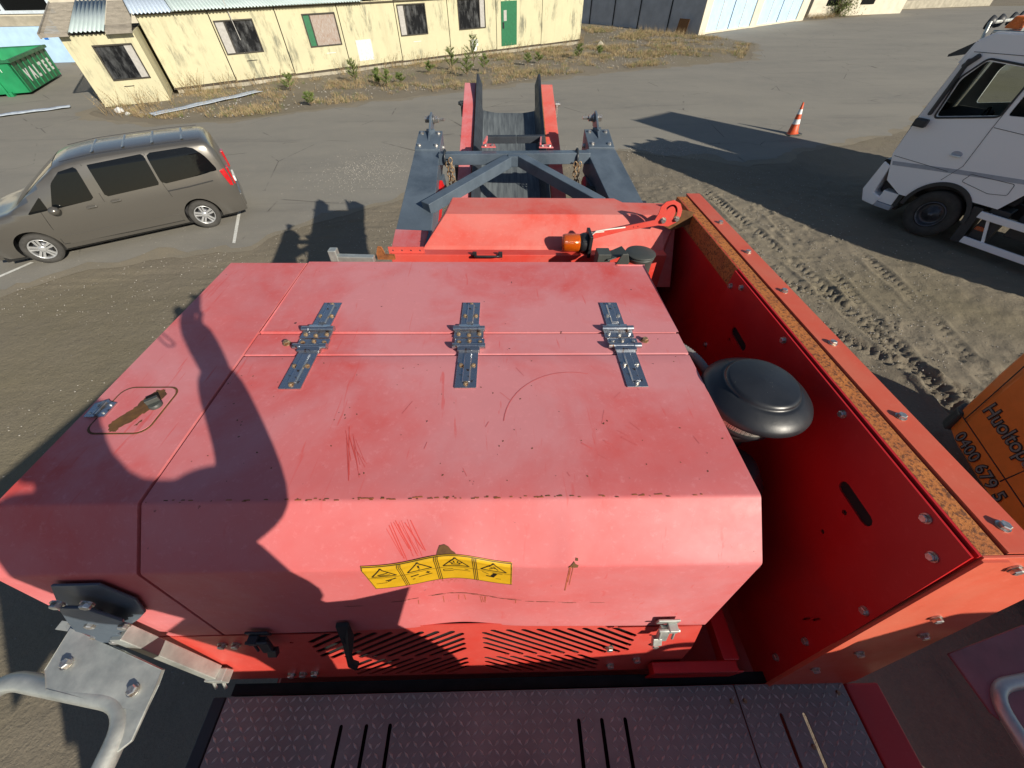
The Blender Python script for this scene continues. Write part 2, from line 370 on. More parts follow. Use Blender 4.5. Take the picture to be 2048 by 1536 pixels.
M['dirt'] = n.out(c, .95, 0, nb, **{'Specular IOR Level': .2}); me.materials.append(M['dirt'])
o = bpy.data.objects.new('ground', me); COL.objects.link(o); tag(o, 'sandy brown dirt and gravel yard with tyre tracks', 'ground', kind='structure')

n = N('worn_asphalt')
f1, f2, f3 = n.noise(.25, 5, .6, n.co(sc=(.55, 1.4, 1), rot=(0, 0, -.5))), n.noise(1.6, 6, .7), n.noise(60, 4, .7)
c = n.mix(n.ramp(f1, .35, .65), (.185, .175, .152), (.235, .22, .186)); c = n.mix(n.ramp(f2, .45, .75, 0, .7), c, (.245, .225, .185))
c = n.mix(n.ramp(n.noise(.5, 5, .7, n.co(sc=(.3, 2.5, 1), rot=(0, 0, -.55))), .56, .72, 0, .6), c, (.125, .118, .105))
c = n.mix(n.ramp(f3, .3, .8, 0, .45), c, (.27, .26, .24))
pb = n.math('MULTIPLY', n.ramp(n.noise(45, 2, .5), .7, .74), n.ramp(n.noise(.8, 4), .5, .62)); c = n.mix(pb, c, (.42, .40, .36))
cr = n.node('ShaderNodeTexVoronoi', feature='DISTANCE_TO_EDGE'); cr.inputs['Scale'].default_value = .22; n.L(n.co(), cr.inputs[0])
crk = n.math('MULTIPLY', n.ramp(cr.outputs['Distance'], .0, .006, 1, 0), n.ramp(n.noise(.7, 3), .5, .6)); c = n.mix(n.math('MULTIPLY', crk, .7), c, (.04, .035, .03))
M['asphalt'] = n.out(c, .9, 0, n.bump(n.noise(120, 3), .35, .006), **{'Specular IOR Level': .3})
def sheet(name, poly, z, mat, label, cat):
    tri = tessellate_polygon([[V((q[0], q[1], 0)) for q in poly]]); mb = MB(); vs = [(q[0], q[1], z) for q in poly]; fs = []
    for t in tri:
        a, b, c_ = (V(vs[i]) for i in t); fs.append(tuple(t) if (b-a).cross(c_-a).z > 0 else (t[0], t[2], t[1]))
    mb.add(vs, fs); return tag(mb.build(name, mat), label, cat, kind='structure')
n = N('dusty_road_shoulder'); g1, g2 = n.noise(1.2, 6, .75), n.noise(40, 4, .75)
c = n.mix(n.ramp(g1, .35, .65), (.235, .20, .145), (.185, .168, .135)); c = n.mix(n.ramp(g2, .35, .75, 0, .5), c, (.30, .27, .21)); M['dusty'] = n.out(c, .95, 0, n.bump(g2, .5, .012), **{'Specular IOR Level': .2})
def inset(poly, d):
    o = []; n_ = len(poly)
    for i in range(n_):
        p0, p1, p2 = V(poly[i-1]), V(poly[i]), V(poly[(i+1) % n_]); t = (p2-p0).normalized(); k = d*(1+.8*noise.noise(V((p1.x*.25, p1.y*.25, 11)))); o.append((p1.x-t.y*k, p1.y+t.x*k))
    return o
sheet('road', RF_, .004, 'dusty', 'dusty worn edge of the yard road', 'road')
sheet('road_surface', fine(inset(ROAD, .38), .2, .30), .008, 'asphalt', 'dusty grey asphalt road and yard surface', 'road')
M['road_white'] = plain('worn_road_paint', (.62, .62, .58), .7, var=.2, sc=10)
mb = MB(); mb.add([(-6.77, 9.28, .0125), (-6.69, 9.27, .0125), (-7.62, 11.9, .0125), (-7.72, 11.9, .0125)], [(0, 1, 2, 3)])
mb.add([(-11.75, 7.3, .0125), (-11.66, 7.26, .0125), (-11.1, 8.55, .0125), (-11.2, 8.57, .0125)], [(0, 1, 2, 3)])
mb.f = [tuple(f) for f in mb.f]; tag(mb.build('road_marking', 'road_white'), 'white parking bay lines by the grey van', 'road marking', kind='structure')

def local(o, ang):
    def f(x, y, z=0): return V((o[0]+x*cos(ang)-y*sin(ang), o[1]+x*sin(ang)+y*cos(ang), z))
    return f

# ------------------------------------------------------------------ yellow site building
n = N('yellow_wall_panel'); a = n.noise(.9, 6, .7); b = n.noise(.9, 6, .75, n.co(sc=(2.2, 2.2, .55))); d = n.noise(5, 4)
c = n.mix(n.ramp(a, .3, .7), (.55, .51, .33), (.48, .45, .30)); st = n.math('MULTIPLY', n.ramp(b, .50, .62), n.ramp(n.noise(.4, 3), .44, .54))
c = n.mix(n.math('MULTIPLY', st, .85), c, (.13, .135, .10)); c = n.mix(n.ramp(n.noise(.5, 5, .7, n.co(sc=(3, 3, .25))), .55, .75, 0, .35), c, (.30, .27, .17)); c = n.mix(n.ramp(d, .7, .8, 0, .3), c, (.35, .3, .2)); M['ywall'] = n.out(c, .75)
M['seam'] = plain('black_gap', (.012, .011, .01), .8); M['wframe'] = plain('dark_window_frame', (.035, .03, .022), .6)
M['shutter'] = plain('grey_window_board', (.38, .37, .35), .7, var=.15); M['concrete'] = plain('stained_concrete', (.36, .33, .26), .85, var=.25, sc=2, bmp=.3)
M['green'] = plain('green_door_paint', (.012, .13, .055), .5, var=.15); M['whitep'] = plain('peeling_white_board', (.62, .62, .6), .7, var=.15)
n = N('dirty_curtain'); f = n.noise(4, 4, .6, n.co(sc=(16, 16, 1.2))); M['curtain'] = n.out(n.mix(n.ramp(f, .35, .65), (.25, .15, .10), (.40, .38, .36)), .35)
n = N('weathered_roof_sheet'); f = n.noise(.6, 3, .6); M['roof'] = n.out(n.mix(n.ramp(f, .3, .7), (.38, .47, .46), (.48, .55, .56)), .5, .2)
M['roof_blue'] = plain('pale_blue_roof_sheet', (.42, .50, .60), .5, .2); M['batten'] = plain('weathered_timber', (.24, .215, .18), .8, var=.3, sc=3)
M['timber_dark'] = plain('dark_timber', (.07, .055, .04), .85)
B0, B8 = V((-16.968, 25.38)), V((7.164, 41.366)); bang = math.atan2(B8.y-B0.y, B8.x-B0.x); BL = 28.9
bd = empty('site_building', (B0.x, B0.y, 0), bang)
tag(bd, 'long low yellow panelled building with boarded windows and green door', 'building')
def zt(s): return 2.98+.16*min(1, s/8)+.05*max(0, s-8)/20
seams = [.14, 3.16, 6.33, 9.69, 13.2, 16.86, 20.68, 24.8, 28.9]
wins = [(3.3, 1.40, 5.05, 2.63), (7.7, 1.38, 9.45, 2.68), (13.4, 1.5, 15.22, 2.84), (17.68, 1.54, 19.72, 2.92)]
mb = MB()
for i in range(8):                                              # wall panels with real window openings
    a, b = seams[i]+.025, seams[i+1]-.025
    out = [(a, .27), (b, .30), (b, 3.12), (a, 3.06)]
    hol = [[(w_[0], w_[1]), (w_[2], w_[1]), (w_[2], w_[3]), (w_[0], w_[3])] for w_ in wins if a < w_[0] < b]
    mb.plate(out, hol, .06, (0, .06, 0), (1, 0, 0), (0, 0, 1))
mb.span((.14, .2, 0.3), (28.9, 5.0, 3.0)) if False else None
mb.build('wall', 'ywall', bd)
mb = MB(); mb.span((.16, .10, .25), (28.88, .16, 1.35)); mb.span((.16, .10, 2.95), (28.88, .16, 3.05)); mb.build('wall_core', 'seam', bd)
mb = MB(); mb.span((.14, .3, .25), (.2, 5.2, 3.0)); mb.span((28.84, .06, .27), (28.9, 5.2, 3.1)); mb.span((.14, 5.2, .27), (28.9, 5.26, 3.3)); mb.build('end_wall', 'ywall', bd)
mb = MB(); mb.span((.12, .015, .19), (28.93, .14, .262)); mb.build('base_rail', 'timber_dark', bd)
mb = MB(); mb.span((.25, .06, -.1), (28.8, 5.1, .19)); mb.build('foundation', 'concrete', bd, .01)
for i, w_ in enumerate(wins):
    x0, z0, x1, z1 = w_
    mb = MB()
    for a, b in (((x0-.05, z0-.05), (x1+.05, z0)), ((x0-.05, z1), (x1+.05, z1+.05)), ((x0-.05, z0), (x0, z1)), ((x1, z0), (x1+.05, z1))): mb.span((a[0], -.045, a[1]), (b[0], .05, b[1]))
    f = mb.build('window', 'wframe', bd)
    bx = {0: (x0, x0+.42), 1: (x0, x0+.36), 2: (x0, x0+.42), 3: (x1-.4, x1)}[i]
    gx0, gx1 = (bx[1], x1) if bx[0] == x0 else (x0, bx[0])
    mb = MB(); mb.span((gx0, .03, z0), (gx1, .045, z1)); mb.build('pane', 'curtain' if i == 1 else 'old_glass', f)
    mb = MB(); mb.span((bx[0], .012, z0), (bx[1], .042, z1)); mb.build('side_board', 'green' if i == 1 else 'shutter', f)
    mb = MB(); mb.span((bx[1 if bx[0] == x0 else 0]-.03, -.02, z0), (bx[1 if bx[0] == x0 else 0]+.03, .05, z1)); mb.build('mullion', 'wframe', f)
    mb = MB(); mb.span((x0+.75, -.012, z0-.38), (x0+1.3, .001, z0-.35)); mb.build('vent_slot', 'whitep' if i in (1, 2) else 'seam', bd)
mb = MB(); mb.span((21.09, -.03, .42), (22.46, .001, 2.75)); d = mb.build('door', 'green', bd, .006)
mb = MB(); mb.span((21.3, -.04, 1.75), (21.55, -.031, 2.3)); mb.build('door_window', 'shutter', d); mb = MB(); mb.span((21.2, -.09, 1.38), (21.3, -.031, 1.7)); mb.build('handle', 'black', d)
mb = MB(); mb.span((10.34, -.02, .5), (11.3, .001, 1.46)); mb.build('patch_board', 'whitep', bd)
mb = MB(); mb.span((18.45, -.22, .62), (18.95, .001, .95)); mb.span((18.5, -.18, .35), (18.85, -.02, .62)); mb.build('meter_box', 'whitep', bd)
mb = MB(); mb.tube([(4.1, -.03, 3.4), (4.1, -.12, 2.9), (4.15, -.1, 1.9)], .02, 6); mb.build('downpipe', 'shutter', bd)
def corr(mb, x0, x1, y0, z0, y1, z1, pitch=.16, amp=.03, jag=.0, step=.04, mi=0):
    nx_ = int((x1-x0)/step); pr = []
    for i in range(nx_+1):
        x = x0+i*step; pr.append((x, amp*sin(2*pi*x/pitch)))
    k = len(pr)
    mb.add([(x, y0-jag*noise.noise(V((x*.9, 0, 5))), z0+a) for x, a in pr]+[(x, y1, z1+a) for x, a in pr], [(i, i+1, k+i+1, k+i) for i in range(k-1)], mi, True)
mb = MB(); corr(mb, .0, 1.7, -.32, 3.10, 5.4, 3.95, mi=1); corr(mb, 1.7, 11.2, -.36, 3.13, 5.4, 3.98); corr(mb, 11.2, 29.2, -.2, 3.22, 5.4, 4.0, mi=0)
r_ = mb.build('roof', ['roof', 'roof_blue'], bd); sm_ = r_.modifiers.new('t', 'SOLIDIFY'); sm_.thickness = .008
mb = MB(); mb.span((.05, -.12, 3.02), (29.1, .0, 3.06)); mb.build('eave_board', 'timber_dark', bd)

# small annex in front of its left end
A0, A1 = V((-18.79, 22.79)), V((-16.36, 23.99)); aang = math.atan2(A1.y-A0.y, A1.x-A0.x); AL = (A1-A0).length
an = empty('hut_annex', (A0.x, A0.y, 0), aang); tag(an, 'small yellow hut standing at the left end of the long yellow building', 'hut')
mb = MB(); wn = (1.0, 1.35, 2.45, 2.3)
wn = (.98, 1.02, 2.38, 2.18)
mb.plate([(0, .05), (AL, .05), (AL, 2.58), (0, 2.58)], [[(wn[0], wn[1]), (wn[2], wn[1]), (wn[2], wn[3]), (wn[0], wn[3])]], .06, (0, .06, 0), (1, 0, 0), (0, 0, 1))
mb.span((0, .06, .05), (.06, 4.2, 2.58)); mb.span((AL-.06, .06, .05), (AL, 4.2, 2.58)); mb.span((.06, 4.14, .05), (AL-.06, 4.2, 2.58)); mb.build('wall', 'ywall', an)
mb = MB()
for a, b in (((wn[0]-.05, wn[1]-.05), (wn[2]+.05, wn[1])), ((wn[0]-.05, wn[3]), (wn[2]+.05, wn[3]+.05)), ((wn[0]-.05, wn[1]), (wn[0], wn[3])), ((wn[2], wn[1]), (wn[2]+.05, wn[3]))): mb.span((a[0], -.04, a[1]), (b[0], .05, b[1]))
f = mb.build('window', 'wframe', an)
mb = MB(); mb.span((wn[0], .03, wn[1]), (wn[2]-.3, .045, wn[3])); mb.build('pane', 'old_glass', f); mb = MB(); mb.span((wn[2]-.3, .012, wn[1]), (wn[2], .042, wn[3])); mb.build('side_board', 'shutter', f)
mb = MB(); mb.span((1.2, -.012, .72), (1.6, .001, .75)); mb.build('vent_slot', 'seam', an)
mb = MB(); mb.span((.02, .3, 2.5), (AL-.02, 4.1, 2.56)); mb.build('ceiling', 'timber_dark', an)
mb = MB(); corr(mb, .45, 1.75, -.28, 2.70, 4.4, 3.45)
r_ = mb.build('roof', ['roof'], an); sm_ = r_.modifiers.new('t', 'SOLIDIFY'); sm_.thickness = .008
mb = MB()
for x0, x1 in ((-.5, .44), (1.76, 2.75)):
    for k in range(26):
        y = -.3+k*.18; z = 2.66+k*.18*.16; mb.span((x0, y, z), (x1, y+.10, z+.03))
    mb.span((x0, -.34, 2.58), (x1, -.3, 2.70)); 
mb.prism([(-.55, -.34, 2.55), (-.55, 4.4, 3.3), (-.55, 4.4, 3.45), (-.55, -.34, 2.72)], (.05, 0, 0)); mb.build('roof_battens', 'batten', an)

# pale workshop with blue door, far left
W0 = V((-33.06, 35.1)); wang = math.atan2(.31, 3.96)
wb = empty('workshop', (W0.x, W0.y, 0), wang); tag(wb, 'pale workshop with wide light blue door behind the green container', 'building')
M['cream'] = plain('cream_render', (.60, .55, .44), .8, var=.12, sc=1.5); M['skyblue'] = plain('light_blue_door_paint', (.42, .60, .80), .55, var=.1, sc=2); M['blue_sq'] = plain('blue_notice', (.02, .15, .5), .5)
mb = MB(); mb.plate([(-14, 0), (14, 0), (14, 6), (-14, 6)], [[(0.9, .02), (4.1, .02), (4.1, 1.8), (.9, 1.8)], [(-3, 2.6), (4.6, 2.6), (4.6, 4.4), (-3, 4.4)]], .2, (0, .2, 0), (1, 0, 0), (0, 0, 1)); mb.span((-14, .2, 0), (-13.8, 8, 6)); mb.span((13.8, .2, 0), (14, 8, 6)); mb.build('wall', 'cream', wb)
mb = MB(); mb.span((-14.2, -.2, 6), (14.2, 8.2, 6.15)); mb.build('roof', 'roof', wb)
mb = MB(); mb.span((-.1, -.06, .02), (4.15, -.002, 1.85)); d = mb.build('door', 'skyblue', wb); mb = MB(); mb.span((3.0, -.075, 1.2), (3.25, -.061, 1.5)); mb.build('notice', 'blue_sq', d)
mb = MB(); mb.span((-.3, -.05, 1.87), (4.05, -.003, 2.35)); mb.build('lintel', 'concrete', wb)
mb = MB(); mb.span((-3.2, -.08, 2.45), (4.7, 0, 2.6)); mb.span((1.6, -.07, 2.6), (1.78, 0, 4.4)); mb.span((4.55, -.07, 2.6), (4.7, 0, 4.4)); mb.span((4.0, -.065, 1.9), (4.15, -.003, 2.44)); f = mb.build('window_frame', 'shutter', wb); mb = MB(); mb.span((-3, .05, 2.6), (4.55, .07, 4.4)); mb.build('pane', 'glass', f)
f.data.materials.clear(); f.data.materials.append(plain('pale_blue_frame', (.55, .62, .68), .6))

# garage row with light blue doors, upper right
G0 = V((18.58, 45.61)); gang = math.atan2(10.85, 15.7)
ga = empty('garage', (G0.x, G0.y, 0), gang); tag(ga, 'pale garage row with light blue double doors beside the far road', 'garage')
mb = MB()
for a, b in ((0, 1.0), (8.35, 9.55), (17.5, 19.06)): mb.span((a, 0, 0), (b, .35, 3.4))
mb.span((0, 0, 3.0), (19.06, .34, 3.6)); mb.span((18.7, .35, 0), (19.06, 9, 3.6)); mb.build('pillar', 'cream', ga)
for a, b in ((1.0, 8.35), (9.55, 17.5)):
    mb = MB(); mb.span((a, .12, .12), (b, .2, 3.0)); d = mb.build('door', 'skyblue', ga)
    mb = MB()
    for k in range(1, 4):
        x = a+(b-a)*k/4; mb.span((x-.03, .08, .12), (x+.03, .119, 3.0), k % 2)
    mb.span((a, .02, .02), (b, .119, .16), 1); mb.build('door_rail', ['seam', 'cream'], d)
mb = MB(); mb.span((-.2, -.4, 3.6), (19.3, 9.2, 3.8)); mb.build('roof', 'batten', ga)
s0 = V((18.3, 45.4)); s1 = V((9.87, 55.09)); sa = math.atan2(s1.y-s0.y, s1.x-s0.x)-gang
mb = MB(); c_, s_ = cos(sa), sin(sa)
def sp(x, y, z): return (x*c_-y*s_-.25*0, x*s_+y*c_, z)
L_ = 15
mb.add([sp(.1, 0, 0), sp(L_, 0, 0), sp(L_, 0, 3.6), sp(.1, 0, 3.6), sp(.1, -.2, 0), sp(L_, -.2, 0), sp(L_, -.2, 3.6), sp(.1, -.2, 3.6)], [(0, 1, 2, 3), (7, 6, 5, 4), (0, 4, 5, 1), (3, 2, 6, 7), (0, 3, 7, 4), (1, 5, 6, 2)])
mb.build('side_wall', plain('grey_white_blocks', (.42, .43, .45), .8, var=.15, sc=1), ga, fix=True)
mb = MB()
for x in (3.2, 6.5, 9.5, 12.5): mb = MB(); mb.add([sp(x, .05, 0), sp(x+.12, .05, 0), sp(x+.12, .05, 3.6), sp(x, .05, 3.6)], [(0, 1, 2, 3)]); mb.build('side_post', 'seam', ga)
mb = MB(); mb.box((0, 0, .5), (1.0, .04, 1.1), Matrix.Rotation(.25, 3, 'X')); tag(mb.build('steel_sheet', 'rust', loc=(17.2, 46.3, 0), rot=(0, 0, sa+gang)), 'rusty brown sheet leaning against the garage side wall', 'sheet')
# fence and low wall, far upper right
F0 = V((51.3, 67.3)); fa = math.atan2(4.4, 17.7)
fe = empty('yard_fence', (F0.x, F0.y, 0), fa); tag(fe, 'long weathered timber fence on a concrete base beside the far road', 'fence')
mb = MB(); mb.span((-.2, 0, 0), (18.6, .25, .8)); mb.build('base_wall', 'concrete', fe)
mb = MB()
for k in range(62): mb.span((-.2+k*.3, .05, .8), (-.2+k*.3+.27, .09, 2.4+.05*noise.noise(V((k*.7, 0, 0)))))
mb.build('board', 'batten', fe)
sh = empty('shed', (36.5, 59.5, 0), .25); tag(sh, 'low pale shed between the garage and the timber fence', 'shed')
mb = MB(); mb.span((0, 0, 0), (14, 5, 2.6)); mb.build('wall', 'cream', sh); mb = MB(); mb.span((-.3, -.3, 2.6), (14.3, 5.3, 2.75)); mb.build('roof', 'roof', sh)
for x in (2, 7): mb = MB(); mb.span((x, -.04, .9), (x+2, .001, 2)); mb.build('window', 'glass', sh)

# green roll-off container with white lettering
cx_ = V((-24.573, 25.802)); ca = math.atan2(4.805, -1.975)
M['cgreen'] = plain('container_green', (.012, .22, .085), .45, var=.2, sc=1.5); M['cgreen2'] = plain('container_side_green', (.01, .12, .05), .5, var=.25, sc=1.5)
M['white'] = plain('white_lettering', (.72, .74, .72), .6, var=.1)
ct = empty('skip_container', (cx_.x, cx_.y, 0), ca); tag(ct, 'green open-topped skip with white lettering on its ribbed side', 'skip')
mb = MB(); mb.plate([(0, .12), (5.2, .12), (5.42, 1.38), (-.12, 1.38)], (), .05, (0, .05, 0), (1, 0, 0), (0, 0, 1), 1)
mb.plate([(0, .12), (5.2, .12), (5.42, 1.38), (-.12, 1.38)], (), .05, (0, 2.35, 0), (1, 0, 0), (0, 0, 1), 1)
mb.prism([(0, 0, .12), (0, 2.35, .12), (-.12, 2.35, 1.38), (-.12, 0, 1.38)], (.06, 0, 0)); mb.prism([(5.2, 0, .12), (5.2, 2.35, .12), (5.42, 2.35, 1.38), (5.42, 0, 1.38)], (-.06, 0, 0))
mb.span((0.05, .05, .1), (5.15, 2.3, .16), 1); mb.build('body', ['cgreen', 'cgreen2'], ct)
for k in range(8): mb = MB(); x = .03+k*.72; mb.span((x, -.03, .14), (x+.05, -.001, 1.3)); mb.build('rib', 'cgreen', ct)
mb = MB(); mb.bar((-.16, -.06, 1.38), (5.48, -.06, 1.38), .12, .12); mb.bar((-.16, 2.4, 1.38), (5.48, 2.4, 1.38), .12, .12); mb.bar((-.15, -.1, 1.38), (-.15, 2.45, 1.38), .1, .1); mb.bar((5.45, -.1, 1.38), (5.45, 2.45, 1.38), .1, .1); mb.build('rim', 'cgreen2', ct)
mb = MB(); mb.bar((-.1, .95, 1.2), (-.08, .95, -.0), .1, .1); mb.bar((-.15, 1.6, .1), (5, 1.6, .1), .14, .18); mb.bar((-.15, .8, .1), (5, .8, .1), .14, .18); mb.build('skid', 'cgreen', ct)
for i, ch in enumerate('VALTEE'): text_mesh(ch, 'lettering', .66, 'white', ct, frame((.90+i*.72-.02, -.006, .46), (1, 0, 0), (0, 0, 1)), .004, bold=.03)
text_mesh('101', 'number', .26, 'white', ct, frame((-.137, .8, .98), (0, -1, 0), (-.09, 0, 1)), .004)
text_mesh('OY', 'number', .2, 'white', ct, frame((-.075, 2.2, .5), (0, -1, 0), (-.09, 0, 1)), .004) if False else None
mb = MB(); mb.lathe([(.19, 0), (.19, .006)], (.42, -.012, .78), (0, -1, 0), 20); mb.lathe([(.15, .006), (.15, .009)], (.42, -.012, .78), (0, -1, 0), 20, 1); mb.build('emblem', ['cgreen', 'cgreen2'], ct)

# planks lying on the ground
M['plank'] = plain('pale_painted_sheet', (.44, .50, .58), .6, var=.25, sc=5)
def plank(p, q, w, lab, z=.05):
    p, q = V(p), V(q); L_ = (q-p).length; a = math.atan2(q.y-p.y, q.x-p.x)
    mb = MB(); k = 24
    def up(u, v): 
        e = .0 if u in (0, 1) else 0
        return V((u*L_+(.12*noise.noise(V((v*9, u*3, 1))) if u in (0, 1) else 0), (v-.5)*w+.03*noise.noise(V((u*9, 0, 2))), .03+.03*noise.noise(V((u*6, v*2, 3)))+(.03 if v in (0, 1) else 0)))
    mb.grid(up, k, 6); o = mb.build('metal_sheet', 'plank', loc=(p.x, p.y, z), rot=(0, 0, a)); m_ = o.modifiers.new('t', 'SOLIDIFY'); m_.thickness = .02
    tag(o, lab, 'sheet')
plank((-23.4, 21.0), (-20.55, 22.95), .42, 'long pale blue sheet lying on the asphalt near the green skip', .04)
plank((-15.5, 21.0), (-12.45, 25.4), .55, 'long pale blue sheet lying on the verge below the yellow building', .09)

# traffic cone
co_ = empty('traffic_cone', (11.95, 17.2, .004)); co_.rotation_euler = (R(-4), R(-5), 0); tag(co_, 'orange and white striped traffic cone on a grey base', 'traffic cone')
M['cone_o'] = plain('orange_plastic', (.62, .085, .02), .5); M['cone_w'] = plain('reflective_white', (.7, .72, .72), .4)
hh = 1.05
def cr(z): return .19-.165*z/hh
mb = MB(); mb.prism([(x, y, 0) for x, y in rrect(-.27, -.27, .27, .27, .06)], (0, 0, .04)); mb.build('base', 'tin', co_, .005)
mb = MB(); mb.lathe([(cr(0)+.03, .04), (cr(.05), .06), (cr(.36), .36)], seg=24); mb.lathe([(cr(.52), .52), (cr(.68), .68)], seg=24); mb.lathe([(cr(.84), .84), (cr(hh), hh), (.0, hh+.005)], seg=24)
mb.build('cone', 'cone_o', co_); mb = MB(); mb.lathe([(cr(.36), .36), (cr(.52), .52)], seg=24); mb.lathe([(cr(.68), .68), (cr(.84), .84)], seg=24); mb.build('stripe', 'cone_w', co_)

# pine saplings, weeds, grass, stones
n = N('pine_needles'); f = n.noise(3, 3); M['needle'] = n.out(n.mix(n.ramp(f, .35, .65), (.10, .15, .035), (.19, .23, .06)), .7)
M['twig'] = plain('twig', (.12, .08, .05), .9)
n = N('dry_grass'); f = n.noise(1.2, 3); M['straw'] = n.out(n.mix(n.ramp(f, .35, .65), (.42, .32, .17), (.25, .18, .10)), .9)
M['weed'] = plain('green_weed', (.13, .17, .05), .8)
M['stone'] = plain('grey_stone', (.30, .28, .25), .9, var=.3, sc=6)
def sapling(x, y, h, lab, seed):
    rn = random.Random(seed); r = empty('pine_sapling', (x, y, .04)); tag(r, lab, 'sapling', 'young pines on the verge by the yellow building')
    mb = MB(); mb.tube([(0, 0, 0), (.02, .01, h*.5), (.0, .0, h)], [.018, .012, .004], 6)
    nd = MB(); br = [((0, 0, 0), (0, 0, h))]
    for k in range(int(8+h*9)):
        z = h*(.12+.8*k/(8+h*9)); a = rn.uniform(0, 6.28); L_ = (.42*h*(1-z/h)+.12)*rn.uniform(.7, 1.1)
        p = V((0, 0, z)); q = p+V((cos(a)*L_, sin(a)*L_, L_*.75)); mb.tube([p, q], [.008, .003], 4); br.append((p, q))
    for p, q in br:
        p, q = V(p), V(q)
        for j in range(80):
            t = rn.uniform(.25, 1.05); b = p+(q-p)*t; d = (q-p).normalized()*.5+V((rn.uniform(-1, 1), rn.uniform(-1, 1), rn.uniform(-.4, 1)))*.8; d = d.normalized()*rn.uniform(.07, .15); s_ = d.cross(V((rn.uniform(-1, 1), rn.uniform(-1, 1), .3))).normalized()*.009
            nd.add([b-s_, b+s_, b+d], [(0, 1, 2)])
    mb.build('trunk', 'twig', r); nd.build('crown', 'needle', r)
SP = [(-7.92, 27.6, 1.0, 'bushy pine sapling below the second seam right of the curtained window'), (-5.9, 26.3, .75, 'broad low pine sapling nearest the road edge, left of the taller pines'), (-5.3, 27.1, .45, 'tiny pine sapling just above the broad low one'),
      (-3.9, 29.6, .6, 'small pine sapling alone between the white patch board and the tall pines'), (-2.6, 30.3, 1.2, 'slender pine sapling left of the tallest one'), (-1.6, 28.6, 1.0, 'dense pine sapling nearest the conveyor tip'), (-1.3, 32.3, 1.55, 'tallest pine sapling, in front of the white meter box'),
      (-.6, 30.4, .8, 'pine sapling right below the tallest one'), (2.2, 31.9, .6, 'small pine sapling below the green door'), (3.0, 32.7, .55, 'small pine sapling just right of the one below the green door'), (5.9, 34.2, .8, 'thin pine sapling near the right end of the yellow building'),
      (-8.9, 22.6, .5, 'small pine sapling low on the verge at the road edge'), (-11.0, 25.8, .7, 'pine sapling beside the pale sheet on the verge'), (-7.0, 28.9, .4, 'tiny pine sapling against the wall left of the patch board'), (7.6, 35.4, .5, 'tiny pine sapling at the far right of the verge'), (-6.6, 27.0, .5, 'small pine sapling left of the broad low one')]
for i, (x, y, h, l) in enumerate(SP): sapling(x, y, h, l, i)
gd = empty('roadside_bush', (40.5, 60.3, 0)); tag(gd, 'green bush by the pale shed beyond the garages', 'bush')
mb = MB(); tw = MB(); rn = random.Random(3)
for k in range(14): a = rn.uniform(0, 6.28); q = V((cos(a)*1.2, sin(a)*1.0, rn.uniform(1, 2.2))); tw.tube([(0, 0, 0), q*.6+V((0, 0, .2)), q], [.05, .03, .01], 5)
for k in range(2600):
    p = V((rn.gauss(0, .8), rn.gauss(0, .7), abs(rn.gauss(1.0, .55)))); d = V((rn.uniform(-1, 1), rn.uniform(-1, 1), rn.uniform(-1, 1)))*.12; s_ = d.cross(V((0, .3, 1))).normalized()*.04; mb.add([p-s_, p+s_, p+d*1.5], [(0, 1, 2)])
tw.build('stem', 'twig', gd); mb.build('crown', 'needle', gd)
def in_poly(x, y, P):
    c = False
    for i in range(len(P)):
        (x1, y1), (x2, y2) = P[i], P[i-1]
        if (y1 > y) != (y2 > y) and x < (x2-x1)*(y-y1)/(y2-y1)+x1: c = not c
    return c
VP = [(-18.6, 22.9), (-16.8, 21.2), (-14, 20.4), (-11.2, 20.9), (-9, 22.2), (-5.6, 24.1), (-1, 26.0), (4, 28.9), (8.5, 30.9), (13.8, 32.5), (17.4, 33.8), (20.8, 40), (19.5, 44), (17.9, 45.2), (9, 54), (8.5, 42), (7.3, 41.2), (-16.9, 25.2)]
def tuft(mb, x, y, n_, h, rn, spread=.12, mi=0, lean=.5):
    for k in range(n_):
        a = rn.uniform(0, 6.28); r0 = rn.uniform(0, spread); hh_ = h*rn.uniform(.5, 1.15); b = V((x+cos(a)*r0, y+sin(a)*r0, .03)); t = b+V((cos(a)*lean*hh_*rn.uniform(.2, 1), sin(a)*lean*hh_*rn.uniform(.2, 1), hh_)); s_ = V((-sin(a), cos(a), 0))*.008
        mb.add([b-s_, b+s_, t], [(0, 1, 2)], mi)
rn = random.Random(11); mb = MB(); bx = [min(p[0] for p in VP), max(p[0] for p in VP), min(p[1] for p in VP), max(p[1] for p in VP)]
cnt = 0
while cnt < 9500:
    x, y = rn.uniform(*bx[:2]), rn.uniform(*bx[2:])
    if not in_poly(x, y, VP): continue
    dn_ = noise.noise(V((x*.35, y*.35, 4)))+.5*noise.noise(V((x*1.4, y*1.4, 7)))
    if dn_ < rn.uniform(-.1, .45): continue
    cnt += 1; tuft(mb, x, y, 9, rn.uniform(.06, .26), rn, .2, 1 if rn.random() < .16 else 0, 1.0)
tag(mb.build('dry_grass', ['straw', 'weed']), 'sparse dry grass and weeds over the gravel verge', 'grass', kind='stuff')
mb = MB()
